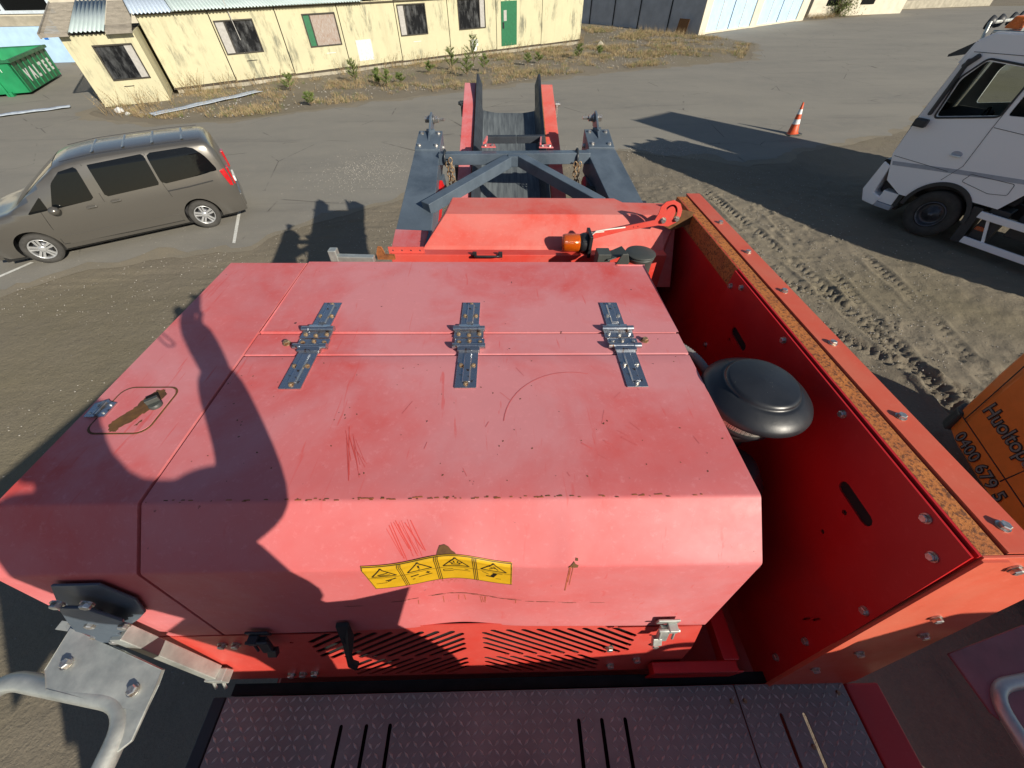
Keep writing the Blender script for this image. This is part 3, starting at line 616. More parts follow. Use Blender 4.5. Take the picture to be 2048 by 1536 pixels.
for k in range(150):                                             # tall dry stalks along the wall foot
    s_ = rn.uniform(-2.6, 29) if k > 26 else rn.uniform(-2.4, 1.5); d_ = -abs(rn.gauss(.35, .35)); 
    p = B0+(B8-B0).normalized()*s_+V((-(B8-B0).normalized().y, (B8-B0).normalized().x))*d_
    if s_ < .3: p += V((.4, -2.0))+V((rn.uniform(-.3, 1.2), rn.uniform(-.4, .3)))
    for j in range(5):
        a = rn.uniform(0, 6.28); h = rn.uniform(.25, 1.0)*(1.0 if k < 26 else .8); q = V((p.x+cos(a)*h*.45, p.y+sin(a)*h*.3, h)); mb.tube([(p.x, p.y, 0), ((p.x+q.x)/2, (p.y+q.y)/2, h*.6), q], [.006, .005, .002], 3, False)
        for l in range(4): c = V((p.x, p.y, 0)).lerp(q, rn.uniform(.5, 1)); mb.add([c, c+V((rn.uniform(-.03, .03), rn.uniform(-.03, .03), .02)), c+V((0, .01, .04))], [(0, 1, 2)])
for k in range(260): x = rn.uniform(14, 19); y = rn.uniform(44.5, 50); tuft(mb, x, y, 6, .5, rn, .2, 0, .4) if (y-45.3)*(-8.4)-(x-18.2)*9.7 > 4 or k % 5 == 0 else None
for k in range(420): x = rn.uniform(35.8, 50); y = 57+(x-36)*.72+rn.uniform(-.6, 2.4); tuft(mb, x, y, 7, .45, rn, .3, 0, .9)
tag(mb.build('dry_weeds', 'straw'), 'tall dry weed stalks along the building foot', 'weeds', kind='stuff')
mb = MB()
def pebble(x, y, s, rn, z=0, mi=0):
    vs = [V((rn.uniform(.6, 1)*cos(a)*s, rn.uniform(.6, 1)*sin(a)*s, z_)) for z_, rr_ in ((0, 1), (.5*s, .8)) for a in [k*1.2566 for k in range(5)]]
    vs = [V((v.x*(1 if i < 5 else .75)+x, v.y*(1 if i < 5 else .75)+y, v.z+z)) for i, v in enumerate(vs)]+[V((x, y, z+.8*s))]
    mb.add(vs, [(i, (i+1) % 5, 5+(i+1) % 5, 5+i) for i in range(5)]+[(5+i, 5+(i+1) % 5, 10) for i in range(5)], mi)
cnt = 0
while cnt < 2600:
    x, y = rn.uniform(*bx[:2]), rn.uniform(*bx[2:])
    if in_poly(x, y, VP): pebble(x, y, rn.uniform(.015, .05), rn, .05); cnt += 1
for k in range(3400):
    x, y = rn.gauss(6.2, 2.2), rn.uniform(2, 13.5)
    if 2.6 < x < 12 and not in_poly(x, y, ROAD): pebble(x, y, rn.uniform(.005, .022), rn, .0)
for k in range(1800):
    x, y = rn.uniform(-12, -2), rn.uniform(2, 11); pebble(x, y, rn.uniform(.005, .018), rn, .0)
for k in range(900):
    x, y = rn.gauss(-4.4, .8), rn.gauss(14.2, .9); pebble(x, y, rn.uniform(.006, .02), rn, .008)
for k in range(500):
    x, y = rn.gauss(6.5, .8), rn.gauss(15.6, .4); pebble(x, y, rn.uniform(.008, .03), rn, .008)
for k in range(500):
    x, y = rn.gauss(2.2, 1.3), rn.gauss(15.0, .5); pebble(x, y, rn.uniform(.008, .025), rn, .008)
tag(mb.build('gravel', 'stone'), 'loose grey stones scattered on dirt and asphalt edge', 'gravel', kind='stuff')
for i, (x, y, s, l) in enumerate([(-17.6, 22.0, .28, 'white stone block at the corner of the small hut'), (-17.0, 21.6, .15, 'small pale stone on the verge near the hut corner'), (8.6, 40.2, .4, 'dark broken slab by the right end of the yellow building')]):
    mb = MB(); pebble(0, 0, s, random.Random(i+40)); tag(mb.build('stone_block', 'whitep' if i < 2 else 'concrete', loc=(x, y, 0)), l, 'stone')

# unseen container stack beyond the white truck, added to throw the long straight shadow
M['ccont'] = plain('blue_grey_container', (.09, .13, .18), .5, var=.2)
ax_ = V((.52, -.854)); t_ = 7.79/math.tan(R(SUN_EL))
c0 = V((6.33, 19.77))-V((.854, .52))*.4+SUN_DIR*t_
def ship(z, lab):
    r = empty('shadow_container', (c0.x, c0.y, z), math.atan2(ax_.y, ax_.x)); tag(r, lab, 'container', 'unseen stacked containers added for their shadow')
    mb = MB()
    def side(y): 
        pts = []
        for k in range(0, 97):
            x = .05+k*.0615; pts.append((x, y+(.02 if (k//2) % 2 else -.02), 0))
        k_ = len(pts); mb.add([(x, yy, .15) for x, yy, _ in pts]+[(x, yy, 2.45) for x, yy, _ in pts], [(i, i+1, k_+i+1, k_+i) for i in range(k_-1)])
    side(.06); side(2.38); mb.span((0, .04, .1), (.05, 2.4, 2.5)); mb.span((5.95, .04, .1), (6.0, 2.4, 2.5)); mb.span((0, .04, 2.5), (6, 2.4, 2.54)); mb.span((0, .04, .1), (6, 2.4, .15)); mb.build('wall', 'ccont', r)
    mb = MB()
    for x in (0, 5.9):
        for y in (0, 2.34): mb.span((x, y, 0), (x+.1, y+.1, 2.59))
    for z_ in (0, 2.47):
        for y in (0, 2.34): mb.span((0.1, y, z_), (5.9, y+.1, z_+.12))
    mb.build('frame', 'slate_dark', r); mb = MB()
    for y in (.5, .9, 1.5, 1.9): mb.tube([(-.06, y, .2), (-.06, y, 2.4)], .02, 6)
    mb.build('door_bar', 'galv', r)
ship(0, 'unseen blue grey container added for its shadow at the bottom of the stack beyond the truck'); ship(2.6, 'unseen blue grey container added for its shadow in the middle of the stack'); ship(5.2, 'unseen blue grey container added for its shadow on top of the stack')
# ------------------------------------------------------------------ wheels
M['alloy'] = plain('silver_alloy', (.52, .53, .54), .3, .6, var=.08); M['tyre'] = plain('dusty_tyre', (.045, .043, .04), .85, var=.3, sc=6, bmp=.3)
M['steel_rim'] = plain('dark_steel_rim', (.09, .095, .11), .4, .6, var=.3)
def wheel(parent, loc, r, wd, kind, seg=40):
    """axis along local y, outer face towards +y"""
    rr = r*.66 if kind == 'alloy' else r*.56
    w_ = MB(); w_.lathe([(rr, -wd*.95), (r*.93, -wd), (r, -wd*.86), (r, -wd*.12), (r*.985, -wd*.1), (r*.93, .0), (r*.8, .012), (rr+.012, .004), (rr, -.02)], (0, 0, 0), (0, 1, 0), seg, cap=False)
    t = w_.build('tyre', 'tyre', parent, loc=loc)
    mb = MB()
    if kind == 'alloy':
        mb.lathe([(rr, -.1), (rr+.004, -.012), (rr-.014, -.008), (rr-.022, -.06), (rr-.022, -.12)], (0, 0, 0), (0, 1, 0), seg, cap=False)
        for k in range(5):
            a = 2*pi*k/5+.3; d = V((cos(a), 0, sin(a))); s_ = V((-sin(a), 0, cos(a)))
            for sg in (-1, 1):
                p = [d*.03+s_*sg*.005, d*.05+s_*sg*.042, d*(rr-.018)+s_*sg*.058, d*(rr-.014)+s_*sg*.012]
                q = [x+V((0, -.028 if i < 2 else -.018, 0)) for i, x in enumerate(p)]
                mb.prism(q if sg < 0 else q[::-1], (0, -.03, 0))
        mb.lathe([(.075, -.05), (.07, -.025), (.03, -.02), (0, -.019)], (0, 0, 0), (0, 1, 0), 20)
        b = mb.build('rim', 'alloy', t); mb = MB(); mb.lathe([(rr-.02, -.12), (0, -.12)], (0, 0, 0), (0, 1, 0), 24); mb.lathe([(rr*.66, -.1), (rr*.66, -.085), (.02, -.085)], (0, 0, 0), (0, 1, 0), 24, 1); mb.build('brake_disc', ['dark', 'steel_rim'], t)
    else:
        mb.lathe([(rr, -.02), (rr-.01, .01), (rr-.03, .005), (rr-.04, -.10), (rr*.62, -.13), (rr*.5, -.06), (rr*.2, -.05), (rr*.2, .03), (0, .04)], (0, 0, 0), (0, 1, 0), seg, cap=False)
        for k in range(10): a = 2*pi*k/10; mb.lathe([(.017, 0), (.015, .03), (0, .03)], (cos(a)*rr*.56, -.10, sin(a)*rr*.56), (0, 1, 0), 8)
        mb.build('rim', 'steel_rim', t)
    return t

# ------------------------------------------------------------------ grey van
M['van'] = N('taupe_metallic_paint').out((.135, .127, .114), .3, .5, None, **{'Coat Weight': .6, 'Coat Roughness': .12})
M['van_roof'] = M['van']; M['trim'] = plain('black_trim', (.02, .02, .022), .5); M['redlens'] = plain('red_lens', (.45, .01, .015), .15, **{'Coat Weight': .6})
van = empty('passenger_van', (-7.81, 10.04, .004), math.atan2(-.491, -.871)); tag(van, 'grey brown passenger van with dark windows parked by the white lines', 'van')
VW = 1.93
def roofz(x):
    pts = [(-1.16, 1.05), (-1.13, 1.60), (-1.06, 1.83), (-.92, 1.895), (-.3, 1.92), (1.0, 1.925), (1.6, 1.90), (1.95, 1.83), (2.4, 1.58), (3.0, 1.22), (3.2, 1.14), (3.6, 1.06), (3.95, .92), (4.08, .72), (4.12, .5)]
    for (a, b), (c, d) in zip(pts, pts[1:]):
        if a <= x <= c: t = (x-a)/(c-a); return b+(d-b)*t
    return pts[0][1] if x < pts[0][0] else pts[-1][1]
def halfw(x, h):
    """distance of the skin from the van's centre plane at height h"""
    pts = [(.22, .90), (.34, .94), (.6, .965), (.8, .965), (.98, .955), (1.12, .94), (1.7, .85), (1.86, .79), (1.92, .70)]
    for (a, b), (c, d) in zip(pts, pts[1:]):
        if h <= c: t = max(0, (h-a)/(c-a)); v = b+(d-b)*t; break
    else: v = .5
    f = 1.
    if x > 3.0: f -= .20*((x-3.0)/1.12)**2.2
    if x < -.8: f -= .10*((-.8-x)/.36)**2
    return v*f
xs = [-1.16, -1.14, -1.1, -1.02, -.93, -.8, -.5, -.2, .1, .5, 1, 1.4, 1.7, 1.95, 2.1, 2.4, 2.7, 3.0, 3.1, 3.2, 3.4, 3.6, 3.8, 3.95, 4.03, 4.08, 4.12]
def ring(x):
    top = roofz(x); hs = [.24, .3, .42, .6, .75, .88, .98, 1.06, 1.12, 1.3, 1.5, 1.7, 1.8, 1.87, 1.91]; o = []
    for h in hs:
        hz = min(h, top-.0); w_ = halfw(x, h)
        if h > top-.07: hz = top-.07+.06*(1-math.exp(-(h-top+.07)*9)); w_ = halfw(x, top-.07)-min(.35, (h-top+.07)*.45)
        o.append((w_, hz))
    o.append((o[-1][0]*.5, top+.012)); o.append((0, top+.018)); return o
mb = MB(); nr_ = len(ring(0)); vs = []
for x in xs:
    r_ = ring(x); vs += [V((x, -VW/2+w_, h)) for w_, h in r_]+[V((x, -VW/2-w_, h)) for w_, h in r_[::-1][1:]]
k_ = 2*nr_-1
fs = [(i*k_+j, i*k_+j+1, (i+1)*k_+j+1, (i+1)*k_+j) for i in range(len(xs)-1) for j in range(k_-1)]+[(i*k_, (i+1)*k_, (i+1)*k_+k_-1, i*k_+k_-1) for i in range(len(xs)-1)]
fs += [tuple(range(k_)), tuple((len(xs)-1)*k_+j for j in range(k_))[::-1]]
mb.add(vs, fs, 0, True)
body = mb.build('body', ['van', 'trim'], van, fix=True)
cut = MB()
for x in (-.17, 3.16): cut.lathe([(.40, -.34), (.40, .2)], (x, 0, .36), (0, 1, 0), 36, 1); cut.lathe([(.40, -.34), (.40, .2)], (x, -VW, .36), (0, -1, 0), 36, 1)
cu = cut.build('cutter', ['van', 'trim'], van, fix=True)
bo = body.modifiers.new('b', 'BOOLEAN'); bo.object = cu; bo.operation = 'DIFFERENCE'; bo.solver = 'EXACT'
bpy.context.view_layer.update(); m2 = bpy.data.meshes.new_from_object(body.evaluated_get(bpy.context.evaluated_depsgraph_get()))
body.modifiers.clear()
if len(m2.polygons) > 100: body.data = m2
bpy.data.objects.remove(cu)
for p in body.data.polygons: p.use_smooth = True
body.data.set_sharp_from_angle(angle=R(38)) if hasattr(body.data, 'set_sharp_from_angle') else None
def patch(poly, off=.006):
    """glass or moulding laid on the curved flank, cut into level strips"""
    mb = MB(); h0, h1 = min(p[1] for p in poly), max(p[1] for p in poly); hs = sorted(set([h0+(h1-h0)*k/16 for k in range(17)]+[h for h in (1.12, 1.7) if h0 < h < h1])); n_ = len(poly); vs = []
    for h in hs:
        hh_ = min(max(h, h0+1e-4), h1-1e-4); xsx = []
        for i in range(n_):
            (xa, ha), (xb, hb) = poly[i], poly[(i+1) % n_]
            if (ha > hh_) != (hb > hh_): xsx.append(xa+(xb-xa)*(hh_-ha)/(hb-ha))
        x0, x1 = min(xsx), max(xsx)
        for k in range(7): x = x0+(x1-x0)*k/6; vs.append((x, -VW/2+halfw(x, h)+off, h))
    m = len(hs); mb.add(vs, [(j*7+k, j*7+k+1, (j+1)*7+k+1, (j+1)*7+k) for j in range(m-1) for k in range(6)], 0, True)
    lo = [(x, y-.012, z) for x, y, z in vs]; ring_ = list(range(7))+[j*7+6 for j in range(1, m)]+[(m-1)*7+k for k in range(5, -1, -1)]+[j*7 for j in range(m-2, 0, -1)]
    r1 = [vs[i] for i in ring_]; r2 = [lo[i] for i in ring_]; q = len(ring_); mb.add(r1+r2, [(i, (i+1) % q, (i+1) % q+q, i+q) for i in range(q)]); return mb
def rpoly(pts, r=.06, n_=4):
    o = []; k = len(pts)
    for i in range(k):
        p, a, b = V(pts[i]), V(pts[i-1]), V(pts[(i+1) % k]); u = (a-p); v = (b-p); ru = min(r, u.length*.45); rv = min(r, v.length*.45); s_ = p+u.normalized()*ru; e = p+v.normalized()*rv
        for j in range(n_+1): t = j/n_; q = s_.lerp(p, t).lerp(p.lerp(e, t), t); o.append((q.x, q.y))
    return o
for poly, nm, mat in ((rpoly([(1.42, 1.15), (.33, 1.19), (.29, 1.82), (1.36, 1.81)], .05), 'side_window', 'glass'), (rpoly([(.28, 1.19), (-.97, 1.26), (-.84, 1.62), (-.66, 1.82), (.25, 1.82)], .09), 'side_window', 'glass'),
                      (rpoly([(2.44, 1.09), (1.64, 1.14), (1.56, 1.78), (1.84, 1.77), (2.14, 1.56)], .05), 'front_door_window', 'glass'), (rpoly([(2.88, 1.07), (2.5, 1.09), (2.48, 1.36)], .04), 'quarter_window', 'glass')):
    w_ = patch(poly).build(nm, mat, van); w_['label'] = 'dark tinted window' if nm == 'side_window' else 'clear side window'
seamm = plain('panel_gap', (.01, .009, .008), .6)
for pts in ([(1.5, .32), (1.5, 1.1), (1.45, 1.8)], [(.24, .9), (.26, 1.15), (.27, 1.82)], [(2.73, .38), (2.68, .8), (2.64, 1.08)], [(2.73, .36), (1.5, .32), (.3, .32)], [(2.45, 1.05), (2.4, 1.5)][:0]):
    if not pts: continue
    mb = MB(); P = [V((x, -VW/2+halfw(x, h)+.001, h)) for x, h in pts]; mb.tube(P, .006, 4); mb.build('door_seam', seamm, van)
mb = MB(); P = [V((x, -VW/2+halfw(x, h)+.002, h)) for x, h in ((.25, 1.035), (-.2, 1.045), (-.75, 1.08))]; mb.tube(P, .013, 6); mb.build('sliding_rail', 'trim', van)
for x, h in ((1.78, 1.0), (1.30, 1.03)):
    y = -VW/2+halfw(x, h); mb = MB(); mb.lathe([(.11, 0), (.10, .012)], (x, y-.006, h), (0, 1, 0), 20); 
    mb.v = [(x+(p[0]-x), p[1], h+(p[2]-h)*.45) for p in mb.v]; o1 = mb.build('door_handle', 'van', van); mb = MB(); mb.bar((x-.1, y+.03, h+.01), (x+.09, y+.03, h), .025, .03); mb.build('grip', 'van', o1, .008)
mb = MB(); P = [(x, h) for x, h in ((2.62, .34), (.32, .34), (.32, .50), (2.62, .54))]; patch(P, .012).build('side_moulding', 'trim' if False else 'van', van)
mb = MB(); y = -VW/2+halfw(2.45, 1.1)
mb.grid(lambda u, v: V((2.40+.10*sin(v*pi)*cos(u*2*pi)-.02, y+.13+.10*cos(v*pi), 1.10+.085*sin(v*pi)*sin(u*2*pi))), 14, 8); mb.build('wing_mirror', 'van', van, fix=True)
patch([(-.98, 1.26), (-1.10, 1.28), (-1.135, 1.0), (-1.12, .88), (-1.06, .90)], .012).build('tail_light', 'redlens', van)
tl = patch([(-.98, 1.26), (-1.10, 1.28), (-1.135, 1.0), (-1.12, .88), (-1.06, .90)], .012); tl.v = [(x, -VW-y, z) for x, y, z in tl.v]; tl.build('tail_light', 'redlens', van)
mb = MB(); mb.span((-1.19, -.36, .88), (-1.12, -.14, 1.28)); mb.span((-1.19, -VW+.14, .88), (-1.12, -VW+.36, 1.28)); mb.build('rear_lamp', 'redlens', van, .02)
mb = MB(); mb.grid(lambda u, v: V((1.98+1.0*v, -VW/2+(u-.5)*2*(.60+.15*v), roofz(1.98+1.0*v)+.026-.03*abs(2*u-1)**3)), 12, 8); mb.build('windscreen', 'glass', van)
mb = MB(); mb.grid(lambda u, v: V((-1.10-.045*(1-v)+.06*v, -VW/2+(u-.5)*1.3, 1.15+.6*v)), 6, 4); mb.build('rear_window', 'glass', van)
mb = MB(); mb.span((-1.20, -VW/2-.72, .30), (-1.08, -VW/2+.72, .62)); mb.build('rear_bumper', 'van', van, .04); mb = MB(); mb.span((-1.21, -VW/2-.26, .78), (-1.17, -VW/2+.26, .90)); mb.build('number_plate', 'white', van)
for s_ in (1, -1):
    mb = MB(); mb.tube([(x, -VW/2+s_*.66, roofz(x)+.012) for x in (-.9, -.3, .5, 1.2, 1.8)], .005, 5); mb.build('roof_strip', 'trim', van)
for x in (-.55, .05, .62, 1.2):
    mb = MB(); mb.grid(lambda u, v: V((x-.025+.05*v, -VW/2+(u-.5)*1.05, roofz(x)+.016+.004*sin(v*pi))), 8, 4); mb.build('roof_rib', 'van', van)
mb = MB(); mb.span((-.9, -VW+.15, .18), (3.9, -.15, .3)); mb.build('underbody', 'dark', van)
for s_, y in ((1, -.035), (-1, -VW+.035)):
    for x in (-.17, 3.16):
        t = wheel(van, (x, y, .338), .338, .21, 'alloy'); t.rotation_euler = (0, 0, 0 if s_ > 0 else pi)

# ------------------------------------------------------------------ white truck
M['truck'] = N('white_truck_paint').out((.88, .88, .90), .3, 0, None, **{'Coat Weight': .4})
M['truck_dark'] = plain('truck_dark_grey', (.035, .038, .042), .5)
M['truck_grey'] = plain('grey_stripe', (.36, .39, .45), .4)
M['seatc'] = plain('dark_cloth', (.02, .02, .022), .9)
tk = empty('flatbed_truck', (10.1, 9.9, .0), math.atan2(.866, -.5)); tag(tk, 'white cab-over truck with orange roof beacon at the right edge', 'truck')
TW = 2.5
arch = [(-1.12+.66*cos(R(a)), .58+.66*sin(R(a))) for a in range(160, 15, -12)]
side = [(.36, 1.48), (.10, .98), (-.34, .74)]+[(x, h) for x, h in [(-1.12-.66*cos(R(a)), .58+.66*sin(R(a))) for a in range(180-0, 0, -10)] if False]
arcp = [(-1.12+.68*cos(R(a)), .58+.68*sin(R(a))) for a in range(14, 146, 9)]
side = [(.36, 1.50), (.12, .95), (-.30, .74)]+arcp+[(-2.10, 1.02), (-2.36, 1.55), (-2.42, 3.72), (-2.2, 3.82), (.0, 3.74), (.20, 3.6), (.26, 3.2), (.34, 2.3)]
winp = rpoly([(.04, 2.34), (-.97, 2.55), (-.98, 3.3), (-.15, 3.34), (.06, 3.0)], .07)
sw2 = rpoly([(-1.08, 2.57), (-1.62, 2.62), (-1.62, 3.25), (-1.08, 3.28)], .05)
mb = MB(); mb.plate(side, [winp, sw2], .05, (0, 0, 0), (1, 0, 0), (0, 0, 1)); sd_ = mb.build('cab_side', 'truck', tk, .008)
mb = MB(); mb.plate(side, [winp], .05, (0, -TW+.05, 0), (1, 0, 0), (0, 0, 1)); mb.build('cab_side', 'truck', tk)
mb = MB()
for (a, b) in zip([(-2.42, 3.72), (-2.2, 3.82), (.0, 3.74), (.20, 3.6)], [(-2.2, 3.82), (.0, 3.74), (.20, 3.6), (.26, 3.3)]): mb.add([(a[0], -.02, a[1]), (b[0], -.02, b[1]), (b[0], -TW+.02, b[1]), (a[0], -TW+.02, a[1])], [(0, 1, 2, 3)])
mb.add([(-2.36, -.05, 1.55), (-2.42, -.05, 3.72), (-2.42, -TW+.05, 3.72), (-2.36, -TW+.05, 1.55)], [(0, 1, 2, 3)])
mb.add([(.26, -.02, 3.3), (.27, -.02, 3.25), (.27, -TW+.02, 3.25), (.26, -TW+.02, 3.3)], [(0, 1, 2, 3)])
mb.prism([(.36, -.02, 1.50), (.40, -.3, 1.5), (.40, -TW+.3, 1.5), (.36, -TW+.02, 1.5)], (0, 0, .55)); o_ = mb.build('cab_shell', 'truck', tk)
s__ = o_.modifiers.new('t', 'SOLIDIFY'); s__.thickness = .03
mb = MB(); mb.add([(.385, -.06, 2.05), (.28, -.08, 3.26), (.30, -TW+.08, 3.26), (.385, -TW+.06, 2.05)], [(0, 1, 2, 3)]); mb.build('windscreen', 'glass', tk)
mb = MB(); mb.span((.0, -TW+.3, .95), (.38, -.3, 1.5)); mb.build('grille', 'truck_dark', tk)
mb = MB(); mb.add([(.05, -.035, 2.33), (-.98, -.035, 2.54), (-.99, -.035, 3.31), (.07, -.035, 3.35)], [(0, 1, 2, 3)]); mb.build('door_window', 'clear', tk)
mb = MB(); mb.add([(-1.06, -.03, 2.56), (-1.64, -.03, 2.6), (-1.64, -.03, 3.27), (-1.06, -.03, 3.29)], [(0, 1, 2, 3)]); mb.build('sleeper_window', 'glass', tk)
mb = MB(); mb.tube([(x, .006, h) for x, h in rpoly([(.06, 2.31), (-.98, 2.53), (-1.0, 3.33), (-.15, 3.38), (.09, 3.03)], .08)], .02, 5, closed=True); mb.build('window_seal', 'truck_dark', tk)
mb = MB()
for pts in ([(-1.0, 3.5), (-1.0, 2.3), (-1.03, 1.6), (-.85, 1.25)], [(.30, 1.47), (-.85, 1.44)], [(-1.02, 2.35), (-2.38, 2.30)], rpoly([(-1.25, 1.50), (-2.02, 1.52), (-2.05, 1.30), (-1.75, 1.24), (-1.2, 1.33)], .04)+[(-1.25, 1.46)], [(-2.4, 3.52), (.15, 3.45)]): mb.tube([(x, .002, h) for x, h in pts], .006, 4)
mb.build('panel_gap', 'truck_dark', tk)
mb = MB(); mb.plate([(.26, 1.36), (-.98, 1.52), (-2.34, 1.66), (-2.34, 1.58), (-.98, 1.43), (.22, 1.28)], (), .003, (0, .004, 0), (1, 0, 0), (0, 0, 1)); mb.build('side_stripe', 'truck_grey', tk)
mb = MB(); mb.lathe([(.1, 0), (.095, .012)], (-.78, .0, 1.78), (0, 1, 0), 20); mb.v = [(p[0], p[1], 1.78+(p[2]-1.78)*.6) for p in mb.v]; h_ = mb.build('door_handle', 'truck_grey', tk); mb = MB(); mb.bar((-.88, .035, 1.75), (-.68, .035, 1.74), .03, .03); mb.build('grip', 'white', h_, .006)
mb = MB()
k0 = [(-1.12+.68*cos(R(a)), .58+.68*sin(R(a))) for a in range(0, 181, 9)]; k1 = [(-1.12+.60*cos(R(a)), .58+.60*sin(R(a))) for a in range(180, -1, -9)]
mb.plate(k0+k1, (), .06, (0, .025, 0), (1, 0, 0), (0, 0, 1)); mb.plate([(x, h) for x, h in k0], (), .02, (0, -.75, 0), (1, 0, 0), (0, 0, 1)); mb.span((-1.9, -.8, .5), (-.3, -.1, 1.3)) if False else None; mb.build('wheel_arch', 'truck_dark', tk)
mb = MB(); mb.span((-1.95, -.95, .9), (-.35, -.3, 1.35)); mb.span((-.40, -.6, .45), (-.25, -.05, .95)); mb.build('wheel_house', 'truck_dark', tk)
mb = MB(); mb.prism([(.42, 0, 1.32), (.50, 0, .62), (.36, 0, .36), (.06, 0, .33), (.02, 0, .56), (.22, 0, .62), (.24, 0, 1.25)], (0, -TW, 0)); mb.build('bumper', 'truck', tk, .03, fix=True)
mb = MB(); mb.span((-.32, -.35, .33), (.05, -.02, .44)); mb.build('entry_step', 'truck_grey', tk, .01); mb = MB(); mb.span((-.3, -.3, .45), (.05, -.04, .72)); mb.build('step_panel', 'truck', tk, .01)
mb = MB(); mb.span((.24, -.5, 1.1), (.44, -.02, 1.36)); mb.build('headlight', 'glass', tk, .03)
mb = MB(); mb.prism([(.24, -.02, 3.40), (.55, -.05, 3.32), (.56, -.05, 3.36), (.20, -.02, 3.62)], (0, -TW+.06, 0)); mb.build('sun_visor', 'truck_dark', tk, fix=True)
mr = MB(); mr.bar((.12, .04, 3.35), (.16, .05, 2.35), .13, .07, (1, 0, 0)); mr.box((.20, .10, 2.20), (.26, .14, .16)); mr.bar((.0, .03, 3.42), (.16, .05, 3.2), .08, .1); mr.build('mirror', 'truck_dark', tk, .03)
mb = MB(); mb.tube([(.25, -.3, 3.62), (.3, -.3, 3.86), (.25, -TW+.3, 3.86), (.2, -TW+.3, 3.62)], .03, 8); mb.build('roof_bar', 'galv', tk)
mb = MB(); mb.prism([(-.95, -.15, 3.80), (-2.35, -.15, 3.84), (-2.38, -.15, 4.2), (-1.9, -.15, 4.16)], (0, -TW+.3, 0)); mb.build('shadow_deflector', 'truck', tk, .03, fix=True)  # unseen deflector, added to push the cab's shadow further out
for y in (-.42, -.9, -1.6, -2.08): mb = MB(); mb.lathe([(.0, -.09), (.08, -.06), (.11, 0), (.11, .03), (0, .035)], (.33, y, 3.86), (1, 0, .1), 16); mb.build('spot_light', 'truck_dark', tk)
mb = MB(); mb.prism([(.05, -.35, 3.80), (-.20, -.35, 3.80), (-.17, -.4, 3.98), (.0, -.4, 3.98)], (0, -TW+.7, 0)); mb.build('beacon_bar', plain('amber_beacon_cover', (.75, .17, .02), .25), tk, .02, fix=True)
mb = MB(); mb.tube([(.1, -.1, 3.68), (.1, -.1, 3.76), (-2.1, -.1, 3.84)], .025, 6); mb.lathe([(.05, 0), (.07, .25), (.13, .34)], (-.6, -.4, 3.84), (1, 0, 0), 14); mb.lathe([(.05, 0), (.07, .3), (.15, .42)], (-.7, -.7, 3.84), (1, 0, 0), 14); mb.build('air_horn', 'galv', tk)
mb = MB(); mb.span((-.38, -2.2, .3), (.2, -.3, 1.1)); mb.build('front_axle', 'truck_dark', tk)
mb = MB(); mb.span((-1.5, -.9, 1.45), (-.9, -.25, 2.0)); mb.span((-1.6, -.9, 1.95), (-1.4, -.25, 2.75)); mb.span((-1.55, -2.2, 1.45), (-1.0, -1.5, 2.0)); mb.span((-1.6, -2.2, 1.95), (-1.4, -1.5, 2.75)); mb.span((-.45, -TW+.1, 1.5), (.3, -.1, 2.28)); mb.span((-2.3, -TW+.1, 1.1), (.0, -.1, 1.45)); mb.build('cab_interior', 'seatc', tk, .05)
mb = MB(); mb.tube([(-.62+.0*cos(a), -.58+.22*cos(a), 2.36+.22*sin(a)) for a in [k*2*pi/24 for k in range(24)]], .018, 6, closed=True); mb.bar((-.62, -.78, 2.36), (-.62, -.38, 2.36), .03, .04); mb.bar((-.62, -.58, 2.36), (-.4, -.58, 2.15), .05, .05); sw = mb.build('steering_wheel', 'black', tk)
wheel(tk, (-1.12, -.06, .52), .52, .32, 'truck')
t = wheel(tk, (-1.12, -TW+.06, .52), .52, .32, 'truck'); t.rotation_euler = (0, 0, pi)
for x in (-5.6, -6.95):
    wheel(tk, (x, -.04, .52), .52, .6, 'truck'); t = wheel(tk, (x, -TW+.04, .52), .52, .6, 'truck'); t.rotation_euler = (0, 0, pi)
mb = MB(); mb.span((-8.2, -.95, .7), (-.4, -.8, 1.0)); mb.span((-8.2, -1.7, .7), (-.4, -1.55, 1.0)); mb.span((-4.6, -.8, .5), (-2.5, -.25, 1.05)); mb.span((-3.4, -2.3, .45), (-2.6, -1.75, 1.1)); mb.span((-2.35, -.5, .3), (-2.0, -.1, 1.0)); mb.build('chassis', 'truck_dark', tk, .02)
mb = MB(); mb.prism([(-1.72, -.02, .95), (-1.9, -.02, .95), (-1.98, -.02, .18), (-1.8, -.02, .18)], (0, -.5, 0)); mb.build('mudguard', 'truck_dark', tk, fix=True)
mb = MB(); mb.span((-8.3, -TW, 1.12), (-2.7, 0, 1.3)); mb.build('flatbed', 'truck_dark', tk); mb = MB(); mb.span((-8.2, -TW, 1.32), (-2.75, 0, 3.9)); mb.build('shadow_load_box', 'ccont', tk, .02)  # unseen tall load, added and raised to fill out the truck's shadow
for z in (.84, .28):
    mb = MB(); mb.bar((-1.9 if z > .5 else -1.98, .0, z), (-4.9, .0, z-.02), .06, .14); mb.build('side_guard_rail', 'truck', tk, .012)
for a_, b_ in ((-2.35, -2.05), (-3.4, -3.3)): mb = MB(); mb.bar((a_, -.04, .3), (b_, -.04, .9), .04, .05); mb.build('side_guard_bracket', 'truck', tk)
mb = MB(); mb = MB(); mb.span((-2.2, -.12, .52), (-2.02, -.06, .6)); mb.build('side_marker', 'amber', tk)

